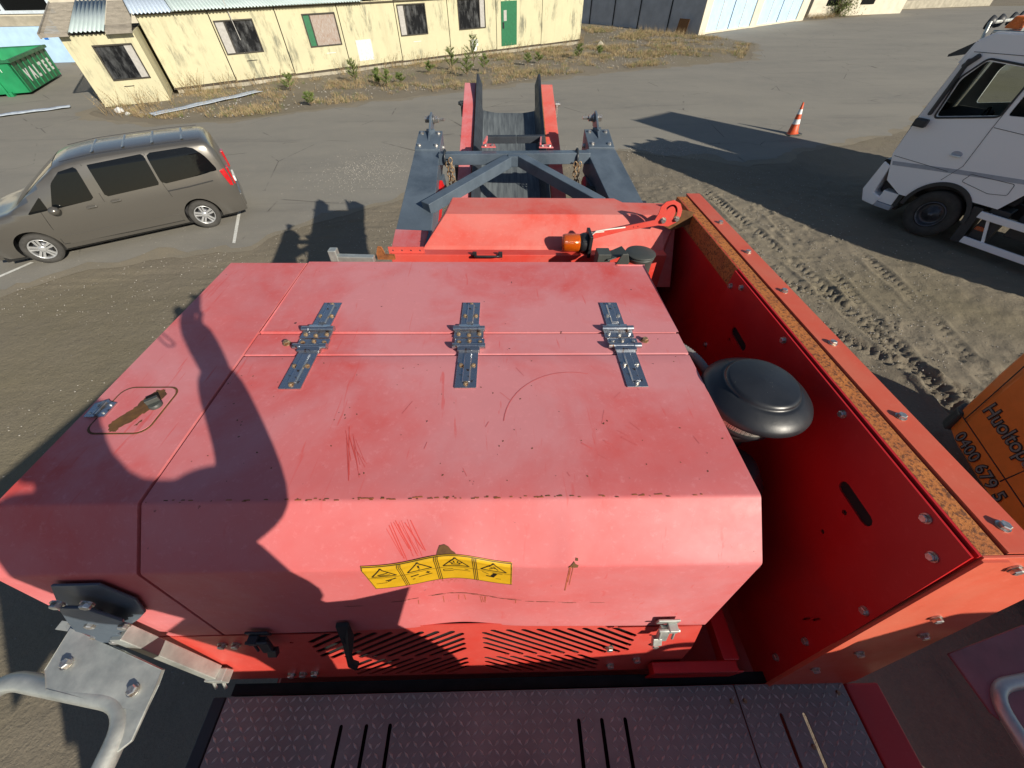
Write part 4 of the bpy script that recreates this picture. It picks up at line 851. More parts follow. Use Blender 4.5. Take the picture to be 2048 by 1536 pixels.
# ------------------------------------------------------------------ orange service van, nose at the right edge
M['orange'] = plain('orange_vehicle_paint', (.85, .20, .03), .35, var=.06, **{'Coat Weight': .4})
a0 = V((6.229, 2.854)); oa = math.atan2(.961, .2766)
ov = empty('service_van', (a0.x, a0.y, 0), oa); tag(ov, 'orange service vehicle with grey lettering on its side at the right edge', 'van')
# local +x points away from the visible text (towards its near corner), +y is the visible side
mb = MB(); OW = 1.9; zz = [(.30, -.10), (.40, 0), (.62, .015), (1.2, .01), (1.75, -.02), (2.05, -.08), (2.18, -.26), (2.22, -.95)]
def orr(x, z, off): 
    return off
xs_ = [-4.9, -4.86, -4.7, -3, -1, -.25, .0, .06, .10]; vs = []
for x in xs_:
    sh_ = {.0: .05, .06: .10, .10: .22, -4.9: .16, -4.86: .06}.get(x, 0); dz = {.10: .25, .06: .1, .0: .04, -4.9: .1}.get(x, 0)
    dx = 0
    r_ = [(x+(z-.3)*(.20 if x > -.3 else -.04 if x < -4.6 else 0), y-sh_, min(z, 2.22-dz)) for z, y in zz]
    vs += r_+[(a, -OW-b, c) for a, b, c in r_[::-1]]
k_ = 2*len(zz); mb.add(vs, [(i*k_+j, i*k_+j+1, (i+1)*k_+j+1, (i+1)*k_+j) for i in range(len(xs_)-1) for j in range(k_-1)]+[tuple(range(k_)), tuple((len(xs_)-1)*k_+j for j in range(k_))[::-1]]+[(i*k_, (i+1)*k_, (i+1)*k_+k_-1, i*k_+k_-1) for i in range(len(xs_)-1)], 0, False)
ob = mb.build('body', 'orange', ov, .06, fix=True, seg=4)
mb = MB(); mb.prism([(-.06, .035, .36), (.08, .0, .36), (.20, -.14, .36), (.20, -.5, .36), (-.06, -.1, .36)], (.05, 0, .30)); mb.build('corner_bumper', 'tin', ov, .03, fix=True)
mb = MB(); mb.bar((.04, .022, .66), (-4.6, .02, .68), .012, .006); mb.bar((-.10, .022, .66), (.10, -.0, 1.75), .006, .012); mb.bar((-1.0, .02, .6), (-1.02, -.0, 1.3), .006, .012); mb.build('panel_gap', 'trim', ov)
M['letter'] = plain('grey_lettering', (.20, .17, .155), .5); M['letter_edge'] = plain('dark_letter_edge', (.03, .015, .01), .5)
for mat, b, y in (('letter_edge', .012, .020), ('letter', .0, .024)):
    text_mesh('Huoltopalvelu', 'lettering', .235, mat, ov, frame((-.12, y, .90), (-1, 0, 0), (0, -.03, 1)), .001, bold=b)
    text_mesh('0400 679 5', 'phone_number', .205, mat, ov, frame((-.22, y-.004, .43), (-1, 0, 0), (0, 0, 1)), .001, spacing=1.05, bold=b)
for x in (-2.3, -4.1):
    for s_, y in ((1, -.05), (-1, -OW+.05)):
        t = wheel(ov, (x if False else x-.2, y, .34), .34, .2, 'alloy'); t.rotation_euler = (0, 0, 0 if s_ > 0 else pi)
mb = MB(); mb.prism([(-1.3, .0, 1.32), (-2.6, .0, 1.36), (-2.6, -.14, 1.9), (-1.5, -.14, 1.88)], (0, -.01, 0)); mb.build('side_window', 'glass', ov, fix=True)
# ------------------------------------------------------------------ the red machine (own tilted frame, origin at eye height)
mc = bpy.data.objects.new('screening_machine', None); COL.objects.link(mc); mc.empty_display_size = .3
mc.matrix_world = Matrix.Translation((0, 0, CAM_H)) @ (MG.transposed() @ MM).to_4x4()
tag(mc, 'large faded red crushing and screening machine with a grey rubber belt conveyor', 'machine')
ZT = -.793
def fold(pts, r=.007, n_=3):
    o = [pts[0]]
    for i in range(1, len(pts)-1):
        p, a, b = V(pts[i]), V(pts[i-1]), V(pts[i+1]); s_ = p+(a-p).normalized()*r; e = p+(b-p).normalized()*r
        for j in range(n_+1): t = j/n_; q = s_.lerp(p, t).lerp(p.lerp(e, t), t); o.append((q.x, q.y))
    return o+[pts[-1]]
FRONT = [(.397, ZT), (.283, -.897), (.238, -1.285)]
def dent(x, y, z):
    if z > -.80 and y > .41: return V((x, y, z+.0012*noise.noise(V((x*3, y*3, 0)))))
    k = max(0, min(1, (-.793-z)/.104)); g = math.exp(-((x+.12)/.10)**2)
    dz = .036*g*k*(1 if z > -.9 else math.exp(-((z+.9)/.16)**2)); dy = .012*g*k
    if z < -.9: t = (-.9-z)/.385; dz += .036*t*math.exp(-((x+.1)/.36)**2); dy += .006*sin(t*pi)*math.exp(-((x+.1)/.3)**2)
    dz += .004*k*math.exp(-((x-.15)/.03)**2)*(z > -.95)
    return V((x, y+dy, z+dz+.001*noise.noise(V((x*4, z*6, 3)))))
def shell(name, x0, x1, prof, mat, nx=1, fn=None, bottom=None, par=mc):
    mb = MB(); k = len(prof); vs = []
    for i in range(nx+1):
        x = x0+(x1-x0)*i/nx
        vs += [fn(x, y, z) if fn else V((x, y, z)) for y, z in prof]
    fs = [(i*k+j, i*k+j+1, (i+1)*k+j+1, (i+1)*k+j) for i in range(nx) for j in range(k-1)]
    mb.add(vs, fs)
    zb = bottom if bottom is not None else min(z for _, z in prof); yb = prof[0][0]
    for i, fl in ((0, 0), (nx, 1)):
        ring_ = vs[i*k:(i+1)*k]+([V((vs[i*k].x, yb, zb))] if abs(prof[0][1]-zb) > 1e-4 else [])
        mb.add(ring_, [tuple(range(len(ring_)))[::-1] if fl else tuple(range(len(ring_)))])
    a, b = vs[0], vs[nx*k]; mb.add([a, b, V((b.x, yb, zb)), V((a.x, yb, zb))], [(0, 1, 2, 3)])
    o = mb.build(name, mat, par, fix=True); return o
prof = fold([(.882, ZT-.012), (.879, ZT)]+FRONT+[(.25, -1.292)], .006)
pf = [prof[0]]
for a, b in zip(prof, prof[1:]):                                  # resample long runs so the dents can bend them
    L_ = math.dist(a, b); k = max(1, int(L_/.014)) if a[0] < .40 else max(1, int(L_/.04))
    pf += [(a[0]+(b[0]-a[0])*j/k, a[1]+(b[1]-a[1])*j/k) for j in range(1, k+1)]
ec = shell('engine_cover', -.797, .588, pf, 'red_top', 130, dent)
for p in ec.data.polygons: p.use_smooth = True
if hasattr(ec.data, 'set_sharp_from_angle'): ec.data.set_sharp_from_angle(angle=R(50))
ec['label'] = 'dented front hatch with warning sticker'
shell('side_cover', -1.112, -.806, fold([(1.4535, ZT-.006), (1.450, ZT)]+FRONT+[(.25, -1.45)], .006), 'red_top')
shell('hinge_beam', -.800, .590, fold([(.989, ZT-.02), (.987, ZT-.002), (.885, ZT-.002), (.883, ZT-.03)], .004), 'red_top')
mb = MB(); mb.plate([(-.795, .994), (.588, .994), (.588, 1.43), (.476, 1.432), (.47, 1.4535), (-.795, 1.4535)], (), .025, (0, 0, ZT-.025)); mb.build('rear_cover', 'red_top', mc, .004)
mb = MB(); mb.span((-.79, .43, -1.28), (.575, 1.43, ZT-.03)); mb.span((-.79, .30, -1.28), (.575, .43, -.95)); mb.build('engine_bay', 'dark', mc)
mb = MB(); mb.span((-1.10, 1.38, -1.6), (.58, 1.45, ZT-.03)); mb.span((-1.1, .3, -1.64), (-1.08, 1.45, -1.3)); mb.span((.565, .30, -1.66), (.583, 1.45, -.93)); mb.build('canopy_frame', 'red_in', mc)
# louvred lower panel
u_, v_ = V((1, 0, 0)), V((0, -.060, -.365)).normalized(); o_ = V((0, .236, -1.285)); LH = .37
hol = []; SR = .0080
def addslots(xa, xb, v0, v1, sgn, n_, ln):
    L_ = abs(xb-xa)
    for k in range(n_):
        t = -ln/L_+(1+ln/L_)*(k+.5)/n_                                     # start offset
        if sgn > 0: ax0 = xa+L_*t; d = (ln, -(v1-v0)); 
        else: ax0 = xa+L_*t; d = (ln, (v1-v0))
        p = (ax0, v1) if sgn > 0 else (ax0, v0); q = (p[0]+d[0], p[1]+d[1])
        lo = max(0, (xa-p[0])/d[0]); hi = min(1, (xb-p[0])/d[0])
        if hi-lo < .15: continue
        a = (p[0]+d[0]*lo, p[1]+d[1]*lo); b = (p[0]+d[0]*hi, p[1]+d[1]*hi); hol.append(slot(a, b, SR, 3))
addslots(-.575, -.125, .004, .19, 1, 15, .22); addslots(-.50, -.125, .216, .350, 1, 12, .16)
SR = .0098
addslots(-.06, .39, .004, .19, -1, 15, .22); addslots(-.06, .31, .216, .350, -1, 12, .16)
mb = MB(); mb.plate([(-1.10, .0), (-.45, .0), (-.40, -.045), (.25, -.045), (.30, .0), (.58, .0), (.60, .16), (.595, LH), (-1.00, LH)], [h[::-1] for h in hol]+[circ(-.63, .06, .006), circ(.44, .06, .006)], .003, o_, u_, v_)
lp = mb.build('louvre_panel', 'red', mc)
mb = MB(); mb.add([(-1.0, .252, -1.29), (.56, .252, -1.29), (.56, .192, -1.655), (-1.0, .192, -1.655), (-1.0, .27, -1.29), (.56, .27, -1.29), (.56, .21, -1.655), (-1.0, .21, -1.655)], [(0, 3, 2, 1), (4, 5, 6, 7), (0, 1, 5, 4), (2, 3, 7, 6), (1, 2, 6, 5), (3, 0, 4, 7)]); mb.build('louvre_shade_plate', 'dark', mc)  # near-black sheet that paints the shade behind the louvre slots
def pp(x, v, off=0): return o_+u_*x+v_*v+V((0, -1, .16)).normalized()*off
bolts = []
def bolt_part(p, nrm, r=.009, mat='bolt', par=mc):
    mb = MB(); mb.bolt((0, 0, 0), (0, 0, 1), r); key = (round(r, 4), mat)
    if key not in bolt_part.c: bolt_part.c[key] = mb.build('bolt', mat, par); o = bolt_part.c[key]; first = True
    else: o = bolt_part.c[key].copy(); COL.objects.link(o); o.parent = par
    o.matrix_local = Matrix.Translation(p) @ V(nrm).to_track_quat('Z', 'Y').to_matrix().to_4x4() @ Matrix.Rotation(random.uniform(0, 1), 4, 'Z')
    return o
bolt_part.c = {}
for x, v in ((-.83, .06), (-.79, .06), (-.72, .33), (-.68, .325), (-.64, .32), (.47, .13), (.33, .15), (.44, .26), (.36, .31)): bolt_part(pp(x, v, .001), (0, -1, .16), .011)
mb = MB(); mb.span((-.70, .0, 0), (-.70, 0, 0)) if False else None
# stickers and dents on the cover: everything laid on the deformed sheet
def SF(x, t, off=.0012):
    """t = distance down the front face from the lower fold"""
    d = V((0, -.045, -.388)).normalized(); y, z = .283+d.y*t, -.897+d.z*t
    if t < 0: y, z = .283+.739*(-t), -.897+.674*(-t)
    p = dent(x, y, z); return p+V((0, -1, .11)).normalized()*off+(V((0, -.3, .9))*off if t < .01 else V((0, 0, 0)))
def onS(mb, poly, off=.0012, mi=0): 
    n_ = len(poly); mb.add([SF(x, t, off) for x, t in poly], [tuple(range(n_))], mi)
def line(mb, a, b, w_=.0016, off=.0022, mi=1):
    a, b = V(a), V(b); d = (b-a); k = max(1, int(d.length/.008)); nn = V((-d.y, d.x)).normalized()*w_/2
    for j in range(k): p = a+d*j/k; q = a+d*(j+1)/k; onS(mb, [p-nn, q-nn, q+nn, p+nn], off, mi)
mb = MB(); D0, D1, H_ = -.318, .018, .108
sk = lambda x, t: (x+.10*(t)*(1 if x < -.15 else .0)*((-.15-x)/.17 if x < -.15 else 0), t*1.23*.88-.010)
N_ = 40
for i in range(N_):
    a = D0+(D1-D0)*i/N_; b = D0+(D1-D0)*(i+1)/N_
    for j in range(20): t0, t1 = H_*j/20, H_*(j+1)/20; onS(mb, [sk(a, t0), sk(b, t0), sk(b, t1), sk(a, t1)], .0017)
pw = (D1-D0)/4
for i in range(5):
    for dx in ((-.004, .0, .004) if 0 < i < 4 else (0,)): x = D0+pw*i+dx+(.002 if i == 0 else -.002 if i == 4 else 0); line(mb, sk(x, .002), sk(x, H_-.002))
line(mb, sk(D0, .002), sk(D1, .002)); line(mb, sk(D0, H_-.002), sk(D1, H_-.002)); line(mb, sk(D0, .050), sk(D1, .050), .001)
for i in range(4):
    c = D0+pw*(i+.5); A, B, C = (c, .007), (c-.029, .043), (c+.029, .043)
    for p, q in ((A, B), (B, C), (C, A)): line(mb, sk(*p), sk(*q), .0034)
    G = [[((-.014, .035), (.006, .029)), ((.0, .032), (.012, .026)), ((-.012, .038), (.015, .037))], [((0, .019), (0, .031)), ((0, .035), (0, .038))],
         [((-.01, .036), (.01, .036)), ((-.01, .03), (-.014, .024)), ((-.003, .03), (-.004, .02)), ((.004, .03), (.006, .021)), ((.01, .031), (.015, .026)), ((-.008, .028), (-.008, .036)), ((.008, .028), (.008, .036))],
         [((-.01, .022), (.004, .03)), ((0, .02), (.01, .036)), ((-.01, .036), (-.002, .03))]][i]
    for p, q in G: line(mb, sk(c+p[0], p[1]), sk(c+q[0], q[1]), .0042 if i == 1 else .0028)
    G = [[((-.03, .08), (-.002, .077), .0016), ((-.004, .068), (.024, .058), .004), ((.0, .072), (.01, .068), .003)], [((-.026, .066), (-.006, .062), .004), ((-.008, .074), (.026, .07), .0025), ((.014, .058), (.02, .064), .007), ((-.024, .08), (-.018, .08), .003)],
         [((-.03, .06), (-.008, .06), .0018), ((-.03, .068), (-.008, .068), .0018), ((-.03, .06), (-.03, .068), .0018), ((-.008, .064), (.03, .066), .0014), ((.018, .058), (.026, .06), .002)], [((-.026, .055), (-.012, .064), .002), ((.004, .056), (-.004, .074), .009), ((-.018, .074), (.0, .076), .005), ((-.004, .055), (.02, .055), .0016), ((.004, .082), (.016, .082), .0014)]][i]
    for p, q, w_ in G: line(mb, sk(c+p[0], p[1]), sk(c+q[0], q[1]), w_)
lb = mb.build('warning_sticker', ['yellow', 'ink'], ec)
def blot(mb, cx_, ct_, pts, fn, mi=0): mb.add([fn(cx_+a, ct_+b) for a, b in pts], [tuple(range(len(pts)))], mi)
mb = MB(); rn = random.Random(5)
blot(mb, -.125, -.012, [(-.024, .010), (-.022, -.006), (-.017, -.022), (-.006, -.024), (.003, -.018), (.010, -.008), (.018, -.002), (.024, .010), (0, .006)], lambda x, t: SF(x, t, .0008))
blot(mb, .155, 0, [(-.012, .004), (-.004, -.004), (.002, -.012), (.005, -.006), (.012, -.003), (.010, .004), (0, .006)], lambda x, t: SF(x, t, .0008)); blot(mb, .163, -.016, [(-.003, .003), (-.002, -.004), (.003, -.003), (.003, .003)], lambda x, t: SF(x, t, .0008))
for k in range(46):
    x = rn.gauss(-.1, .16); t = .205+.012*sin(x*9)+rn.uniform(-.002, .002); line(mb, (x, t), (x+rn.uniform(.01, .04), t+rn.uniform(-.002, .002)), rn.uniform(.0006, .0014), .0008, 0)
for k in range(9): x = rn.uniform(-.22, .06); line(mb, (x, .205), (x+rn.uniform(-.003, .003), .205+rn.uniform(.01, .04)), .0018, .0008, 1)
for k in range(5): x = .15+rn.uniform(-.006, .006); line(mb, (x, .0), (x+.002, rn.uniform(.05, .14)), .0014, .0007, 1)
for k in range(40): x = rn.gauss(-.12, .035); t = rn.gauss(.118, .008); blot(mb, x, t, [(-.0012, 0), (0, -.0014), (.0014, 0), (0, .0012)], lambda x_, t_: SF(x_, t_, .0008), 1)
M['edge_wear'] = plain('edge_wear', (.42, .22, .10), .7, var=.3, sc=40)
M['rust_stain'] = plain('rust_stain', (.42, .10, .045), .8, var=.3, sc=30)
merge_into(ec, mb, ['rust', 'rust_stain'])
mb = MB()                                                        # worn edge line along the upper fold, speckled with rust
for k in range(90):
    x = rn.gauss(-.1, .3); x = max(-.79, min(.55, x)); L_ = rn.uniform(.002, .016); y = .400+rn.uniform(-.002, .004); z = dent(x, y, ZT).z+.0006
    mb.add([(x, y-.0012, z), (x+L_, y-.001, z), (x+L_*.9, y+rn.uniform(.0006, .002), z+.0003), (x+.001, y+.001, z+.0003)], [(0, 1, 2, 3)], 0 if rn.random() < .25 else 1)
for k in range(80):
    x = rn.uniform(-.79, .58); y = rn.uniform(.42, .87); z = dent(x, y, ZT).z+.0006; a = rn.uniform(0, 3); s_ = rn.uniform(.0008, .0022)
    mb.add([(x-s_*cos(a)*1.6, y-s_*sin(a)*1.6, z), (x+s_*sin(a), y-s_*cos(a), z), (x+s_*cos(a)*1.6, y+s_*sin(a)*1.6, z), (x-s_*sin(a), y+s_*cos(a), z)], [(0, 1, 2, 3)], 0)
merge_into(ec, mb, ['rust', 'rust_light'])
n = N('fresh_red_scuff'); n.out((.58, .07, .06), .4); M['scuff'] = n.m
M['scuff2'] = plain('soft_red_scuff', (.58, .115, .115), .45, var=.2, sc=14)
mb = MB()
def scratch(pts, w_, mi=0, z=ZT+.0008):
    for a, b in zip(pts, pts[1:]):
        a, b = V(a), V(b); d = (b-a); nn = V((-d.y, d.x)).normalized()*w_/2; e = d*.1
        mb.add([(p.x, p.y, dent(p.x, p.y, ZT).z+.0007) for p in (a-nn*.9, b-nn+e, b+nn+e, a+nn*.9)], [(0, 1, 2, 3)], mi)
def arcp_(cx_, cy_, r, a0_, a1_, k=16): return [(cx_+r*cos(R(a0_+(a1_-a0_)*i/k)), cy_+r*sin(R(a0_+(a1_-a0_)*i/k))) for i in range(k+1)]
scratch(arcp_(.20, .60, .20, 175, 75), .0022, 1); 
for k in range(11): x = -.405+k*.0040+rn.uniform(-.002, .002); y0_ = .60-k*.004+rn.uniform(-.03, .01); y1_ = .46+rn.uniform(-.01, .05); scratch([(x, y0_), (x+.014, y0_*.6+y1_*.4), (x+.036, y1_)], rn.uniform(.0006, .0022), 0)

for k in range(12):
    x = rn.uniform(-.3, .56); y = rn.uniform(.45, .85); a = rn.choice([.9, 1.2, -1.1, 2.2])+rn.uniform(-.2, .2); L_ = rn.uniform(.01, .05); scratch([(x, y), (x+cos(a)*L_, y+sin(a)*L_)], rn.uniform(.0006, .0014), 1)
for k in range(6): x = .18+rn.uniform(0, .16); y = .5+rn.uniform(0, .1); L_ = rn.uniform(.02, .05); scratch([(x, y), (x+L_*.7, y-L_*.5)], rn.uniform(.001, .004), 1)
merge_into(ec, mb, ['scuff', 'scuff2'])
mb = MB()
for k in range(16): x = -.27+k*.0035+rn.uniform(-.002, .002); t = -rn.uniform(.10, .13) if False else -.09-rn.uniform(0, .02); line(mb, (x+.01, t), (x+.045, -.012-rn.uniform(0, .03)), rn.uniform(.0008, .0022), .0006, 0)
for k in range(0): x = .17+rn.gauss(.13, .07); y0_ = -.145+rn.uniform(0, .06); line(mb, (x, y0_), (x+.003, min(-.004, y0_+rn.uniform(.02, .12))), rn.choice([.0008, .0012, .002, .006]), .0006, 1)
merge_into(ec, mb, ['scuff', 'scuff2'])

# hinges
def hinge_set(x, y, s, long_, mat_b):
    h = empty('hinge', (x, y, ZT+.0005), 0, mc); h.rotation_euler = (0, 0, 0 if s > 0 else pi)
    W = .031; z1 = .004
    mb = MB(); mb.plate([(-W, .012), (-W, long_), (W, long_), (W, .012)][::-1], (), z1, (0, 0, .0)); 
    mb.prism([(-.013, .035, z1), (.013, .035, z1), (.009, .035, z1+.006), (-.009, .035, z1+.006)], (0, long_-.055, 0)); mb.prism([(-W-.004, .0, 0), (W+.004, .0, 0), (W+.004, .0, .014), (-W-.004, .0, .014)], (0, .022, -.004)); mb.build('leaf', 'steel', h, .0012, fix=True)
    mb = MB(); mb.plate([(-.047, -.040), (.047, -.040), (.047, -.008), (-.047, -.008)], (), .004, (0, 0, 0)); mb.build('base_leaf', 'steel', h, .0012)
    mb = MB(); mb.tube([(-.052, 0, .009), (-.030, 0, .009)], .0095, 14); mb.tube([(.052, 0, .009), (.030, 0, .009)], .0095, 14); mb.tube([(-.030, 0, .009), (.030, 0, .009)], .0075, 14); mb.build('pin', 'steel', h)
    for p in ((-.019, long_*.48), (.019, long_*.48), (0, long_-.014), (-.034, -.024), (.034, -.024), (0, -.030)):
        mb = bolt_part((p[0], p[1], z1), (0, 0, 1), .0058, mat_b if p[1] > 0 or x < .2 else 'bolt', h)
for x in (-.608, -.112, .385):
    mt_ = 'bolt_rust' if x < .2 else 'bolt'
    hinge_set(x, 1.000, 1, .158, mt_); hinge_set(x+.004, .912, -1, .176, mt_)
bolt_part((-.689, .937, ZT), (0, 0, 1), .010, 'bolt_rust'); bolt_part((.465, .947, ZT), (0, 0, 1), .010, 'bolt_rust')
# fuel door on the side cover
mb = MB(); mb.plate(rrect(-1.066, .585, -.908, .749, .030), [rrect(-1.062, .589, -.912, .745, .028)[::-1]], .0014, (0, 0, ZT)); mb.plate(rrect(-1.061, .590, -.913, .744, .027), (), .0022, (0, 0, ZT), mi=1)
def rag(pts, z, seed):
    rn = random.Random(seed); o = []
    for i, p in enumerate(pts):
        q = pts[(i+1) % len(pts)]
        for j in range(5): t = j/5; o.append((p[0]+(q[0]-p[0])*t+rn.uniform(-.0022, .0022), p[1]+(q[1]-p[1])*t+rn.uniform(-.0022, .0022)))
    return o
mb.plate(rag([(-1.002, .592), (-.985, .592), (-.984, .605), (-.965, .625), (-.958, .645), (-.945, .662), (-.938, .69), (-.935, .72), (-.95, .738), (-.968, .735), (-.974, .72), (-.985, .70), (-.99, .665), (-1.008, .64), (-1.018, .615)], 0, 2), (), .0005, (0, 0, ZT+.0022), mi=0)
mb.plate(rag([(-.950, .612), (-.944, .613), (-.941, .628), (-.946, .63)], 0, 4), (), .0005, (0, 0, ZT+.0022), mi=0)
fd = mb.build('fuel_door', ['rust', 'red_top'], mc)
mb = MB(); mb.plate([(-.022, -.026), (.030, -.026), (.030, .022), (.01, .026), (.0, .034), (-.012, .026), (-.026, .02)], (), .003, (-1.075, .665, ZT+.0024)); mb.tube([(-1.073, .645, ZT+.007), (-1.073, .688, ZT+.007)], .004, 8); hg = mb.build('door_hinge', 'steel', fd, .001)
for a, b in ((-.016, -.014), (-.014, .014), (.018, -.014), (.018, .014)): bolt_part((-1.073+a, .665+b, ZT+.0055), (0, 0, 1), .003, 'bolt', mc)
mb = MB(); mb.lathe([(.016, 0), (.016, .006), (.013, .010)], (-.937, .678, ZT+.002), (0, 0, 1), 20); mb.box((-.942, .684, ZT+.017), (.030, .011, .014), Matrix.Rotation(.7, 3, 'Z')); mb.build('lock_knob', 'tin', fd, .001)
# latches, prong, stay arm
def latch(x, y, z, mat, s=1):
    mb = MB(); mb.box((0, 0, .02), (.062, .006, .030)); mb.box((-.012*s, -.014, .008), (.026, .022, .022)); mb.box((.004*s, -.018, -.03), (.030, .012, .075), Matrix.Rotation(-.25, 3, 'X')); mb.box((.016*s, -.030, -.066), (.026, .016, .024), Matrix.Rotation(-.6, 3, 'X')); mb.tube([(-.03, -.02, .012), (.03, -.02, .012)], .005, 8); mb.tube([(-.018, -.016, .0), (-.016, -.03, -.045)], .004, 6); mb.tube([(.022, -.016, .0), (.022, -.03, -.045)], .004, 6)
    o = mb.build('toggle_latch', mat, mc, .002, fix=True); o.location = (x, y, z); return o
latch(-.682, .232, -1.262, 'slate_dark'); latch(.458, .236, -1.238, 'galv', -1)
mb = MB(); mb.prism([(-.455, .245, -1.185), (-.420, .245, -1.185), (-.418, .225, -1.25), (-.428, .180, -1.30), (-.412, .176, -1.325), (-.425, .168, -1.35), (-.450, .176, -1.345), (-.452, .215, -1.27)], (0, -.012, -.004)); mb.build('rubber_prong', 'rubber', mc, .003, fix=True)
SB = [(-.994, -.917), (-.891, -.916), (-.862, -1.0), (-.886, -1.075), (-.93, -1.12), (-.985, -1.165), (-1.06, -1.18), (-1.057, -1.024)]
SB2 = [(-.985, -.957), (-.935, -.962), (-.90, -1.04), (-.93, -1.10), (-.965, -1.12), (-.975, -1.18), (-1.005, -1.215), (-1.04, -1.205), (-1.045, -1.16), (-1.03, -1.14), (-1.05, -1.10), (-1.03, -1.05)]
SBB = [(-.975, -.94), (-.915, -.945), (-.985, -1.06), (-.915, -1.07), (-1.0, -1.17)]
PB = dict(o=(0, .380, 0), u=(1, 0, 0), v=(0, .116, 1))
mb = MB(); mb.plate(SB, (), .006, **PB); PB2 = dict(PB, o=(0, .352, 0)); mb.plate(SB2, (), .007, **PB2); sb = mb.build('stay_bracket', 'slate', mc, .002)
for x, z in SBB: bolt_part((x, .116*z+.378 if z > -.93 else .116*z+.349, z), (0, -1, .116), .011, 'bolt')
mb = MB(); mb.tube([(-1.06, .222, -1.165), (-.97, .222, -1.18)], .011, 10); mb.tube([(-1.07, .24, -1.09), (-1.02, .24, -1.10)], .009, 10); mb.build('stay_pin', 'bolt', mc)
mb = MB(); mb.bar((-.975, .222, -1.14), (-.915, .178, -1.50), .032, .036, (0, 1, 0)); mb.build('stay_arm', 'galv', mc, .002); mb = MB(); mb.box((-.908, .172, -1.52), (.055, .035, .045)); mb.tube([(-.925, .158, -1.53), (-.925, .145, -1.56)], .005, 6); mb.tube([(-.895, .158, -1.53), (-.895, .145, -1.56)], .005, 6); mb.build('stay_end', 'galv', mc, .003)

# right-hand guard wall with the rusty channel on top
XW = .92
def yf(z): return .246-.116*((-.755-z)/.895)
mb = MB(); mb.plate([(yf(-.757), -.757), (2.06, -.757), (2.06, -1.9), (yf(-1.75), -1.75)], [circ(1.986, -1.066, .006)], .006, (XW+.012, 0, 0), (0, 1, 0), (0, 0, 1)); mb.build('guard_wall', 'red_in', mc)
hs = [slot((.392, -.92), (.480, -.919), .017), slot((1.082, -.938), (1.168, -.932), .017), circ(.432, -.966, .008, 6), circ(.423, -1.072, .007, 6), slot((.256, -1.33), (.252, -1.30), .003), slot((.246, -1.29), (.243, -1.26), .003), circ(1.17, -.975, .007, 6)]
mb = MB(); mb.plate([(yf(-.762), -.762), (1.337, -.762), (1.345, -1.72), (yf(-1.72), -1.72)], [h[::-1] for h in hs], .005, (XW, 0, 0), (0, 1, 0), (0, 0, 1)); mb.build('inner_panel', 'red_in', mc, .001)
mb = MB(); mb.span((XW+.0055, .27, -1.4), (XW+.0105, 1.32, -.80)); mb.build('slot_shade_plate', 'dark', mc)  # near-black sheet standing for the shade inside the wall slots
for y, z in ((1.315, -.818), (1.25, -.785), (.936, -.785), (1.29, -1.105), (.626, -.785), (.335, -.785), (.27, -.83), (.225, -1.085), (.205, -1.365), (.19, -1.55)): bolt_part((XW-.0005, y, z), (-1, 0, 0), .0095, 'bolt')
bolt_part((.93, 2.0, -1.0), (-1, -.3, 0), .012, 'bolt')
mb = MB(); mb.span((.937, .247, -.765), (.985, 2.09, -.757)); mb.span((.930, 1.34, -.84), (.9365, 2.09, -.757)); rs = mb.build('rusty_channel', 'rust_strip', mc, .002)
mb = MB(); mb.span((.985, .25, -.80), (.9935, 2.1, -.7655)); mb.build('channel_gap', 'dark', mc)
mb = MB(); mb.plate([(.993, .250), (1.066, .250), (1.062, 2.125), (.993, 2.125)], (), .005, (0, 0, -.7585)); mb.prism([(1.066, .25, -.7545), (1.066, .25, -1.75), (1.058, .25, -1.75), (1.058, .25, -.7545)], (0, 1.875, 0)); mb.span((.993, .252, -.79), (.997, 2.12, -.757)); mb.build('top_flange', 'red_orange', mc, .0015, fix=False)
for y in (1.756, 1.468, 1.175, .882, .590, .302): bolt_part((1.028, y, -.7533), (0, 0, 1), .0105, 'bolt')
mb = MB(); fy = lambda z: yf(z)-.004
P = [(.938, -.757), (1.066, -.757), (1.20, -.80), (1.205, -1.62), (1.19, -1.66), (.905, -1.66)]
mb.add([(x, fy(z), z) for x, z in P]+[(x, fy(z)+.006, z) for x, z in P], [tuple(range(6))[::-1], tuple(range(6, 12))]+[(i, (i+1) % 6, (i+1) % 6+6, i+6) for i in range(6)]); mb.build('front_plate', 'red_orange', mc, .001, fix=True)
mb = MB(); Q = [(.936, -.762), (.990, -.762), (.912, -1.64), (.904, -1.64)]; mb.add([(x, fy(z)-.006, z) for x, z in Q]+[(x, fy(z)-.0001, z) for x, z in Q], [tuple(range(4))[::-1]]+[(i, (i+1) % 4, (i+1) % 4+4, i+4) for i in range(4)]); mb.build('edge_strip', 'red_orange', mc, fix=True)
for x, z in ((1.035, -.80), (1.065, -1.06), (1.03, -1.32), (.98, -1.47), (1.12, -1.18)): bolt_part((x, fy(z)-.001, z), (0, -1, .1), .011, 'bolt')
mb = MB(); mb.plate([(.80, -.98), (.86, -.775), (1.06, -.775), (1.06, -1.7), (.80, -1.7)], (), .006, (0, 2.055, 0), (1, 0, 0), (0, 0, 1)); mb.span((.905, 1.98, -1.7), (.93, 2.05, -.80)); mb.build('end_plate', 'red_in', mc)
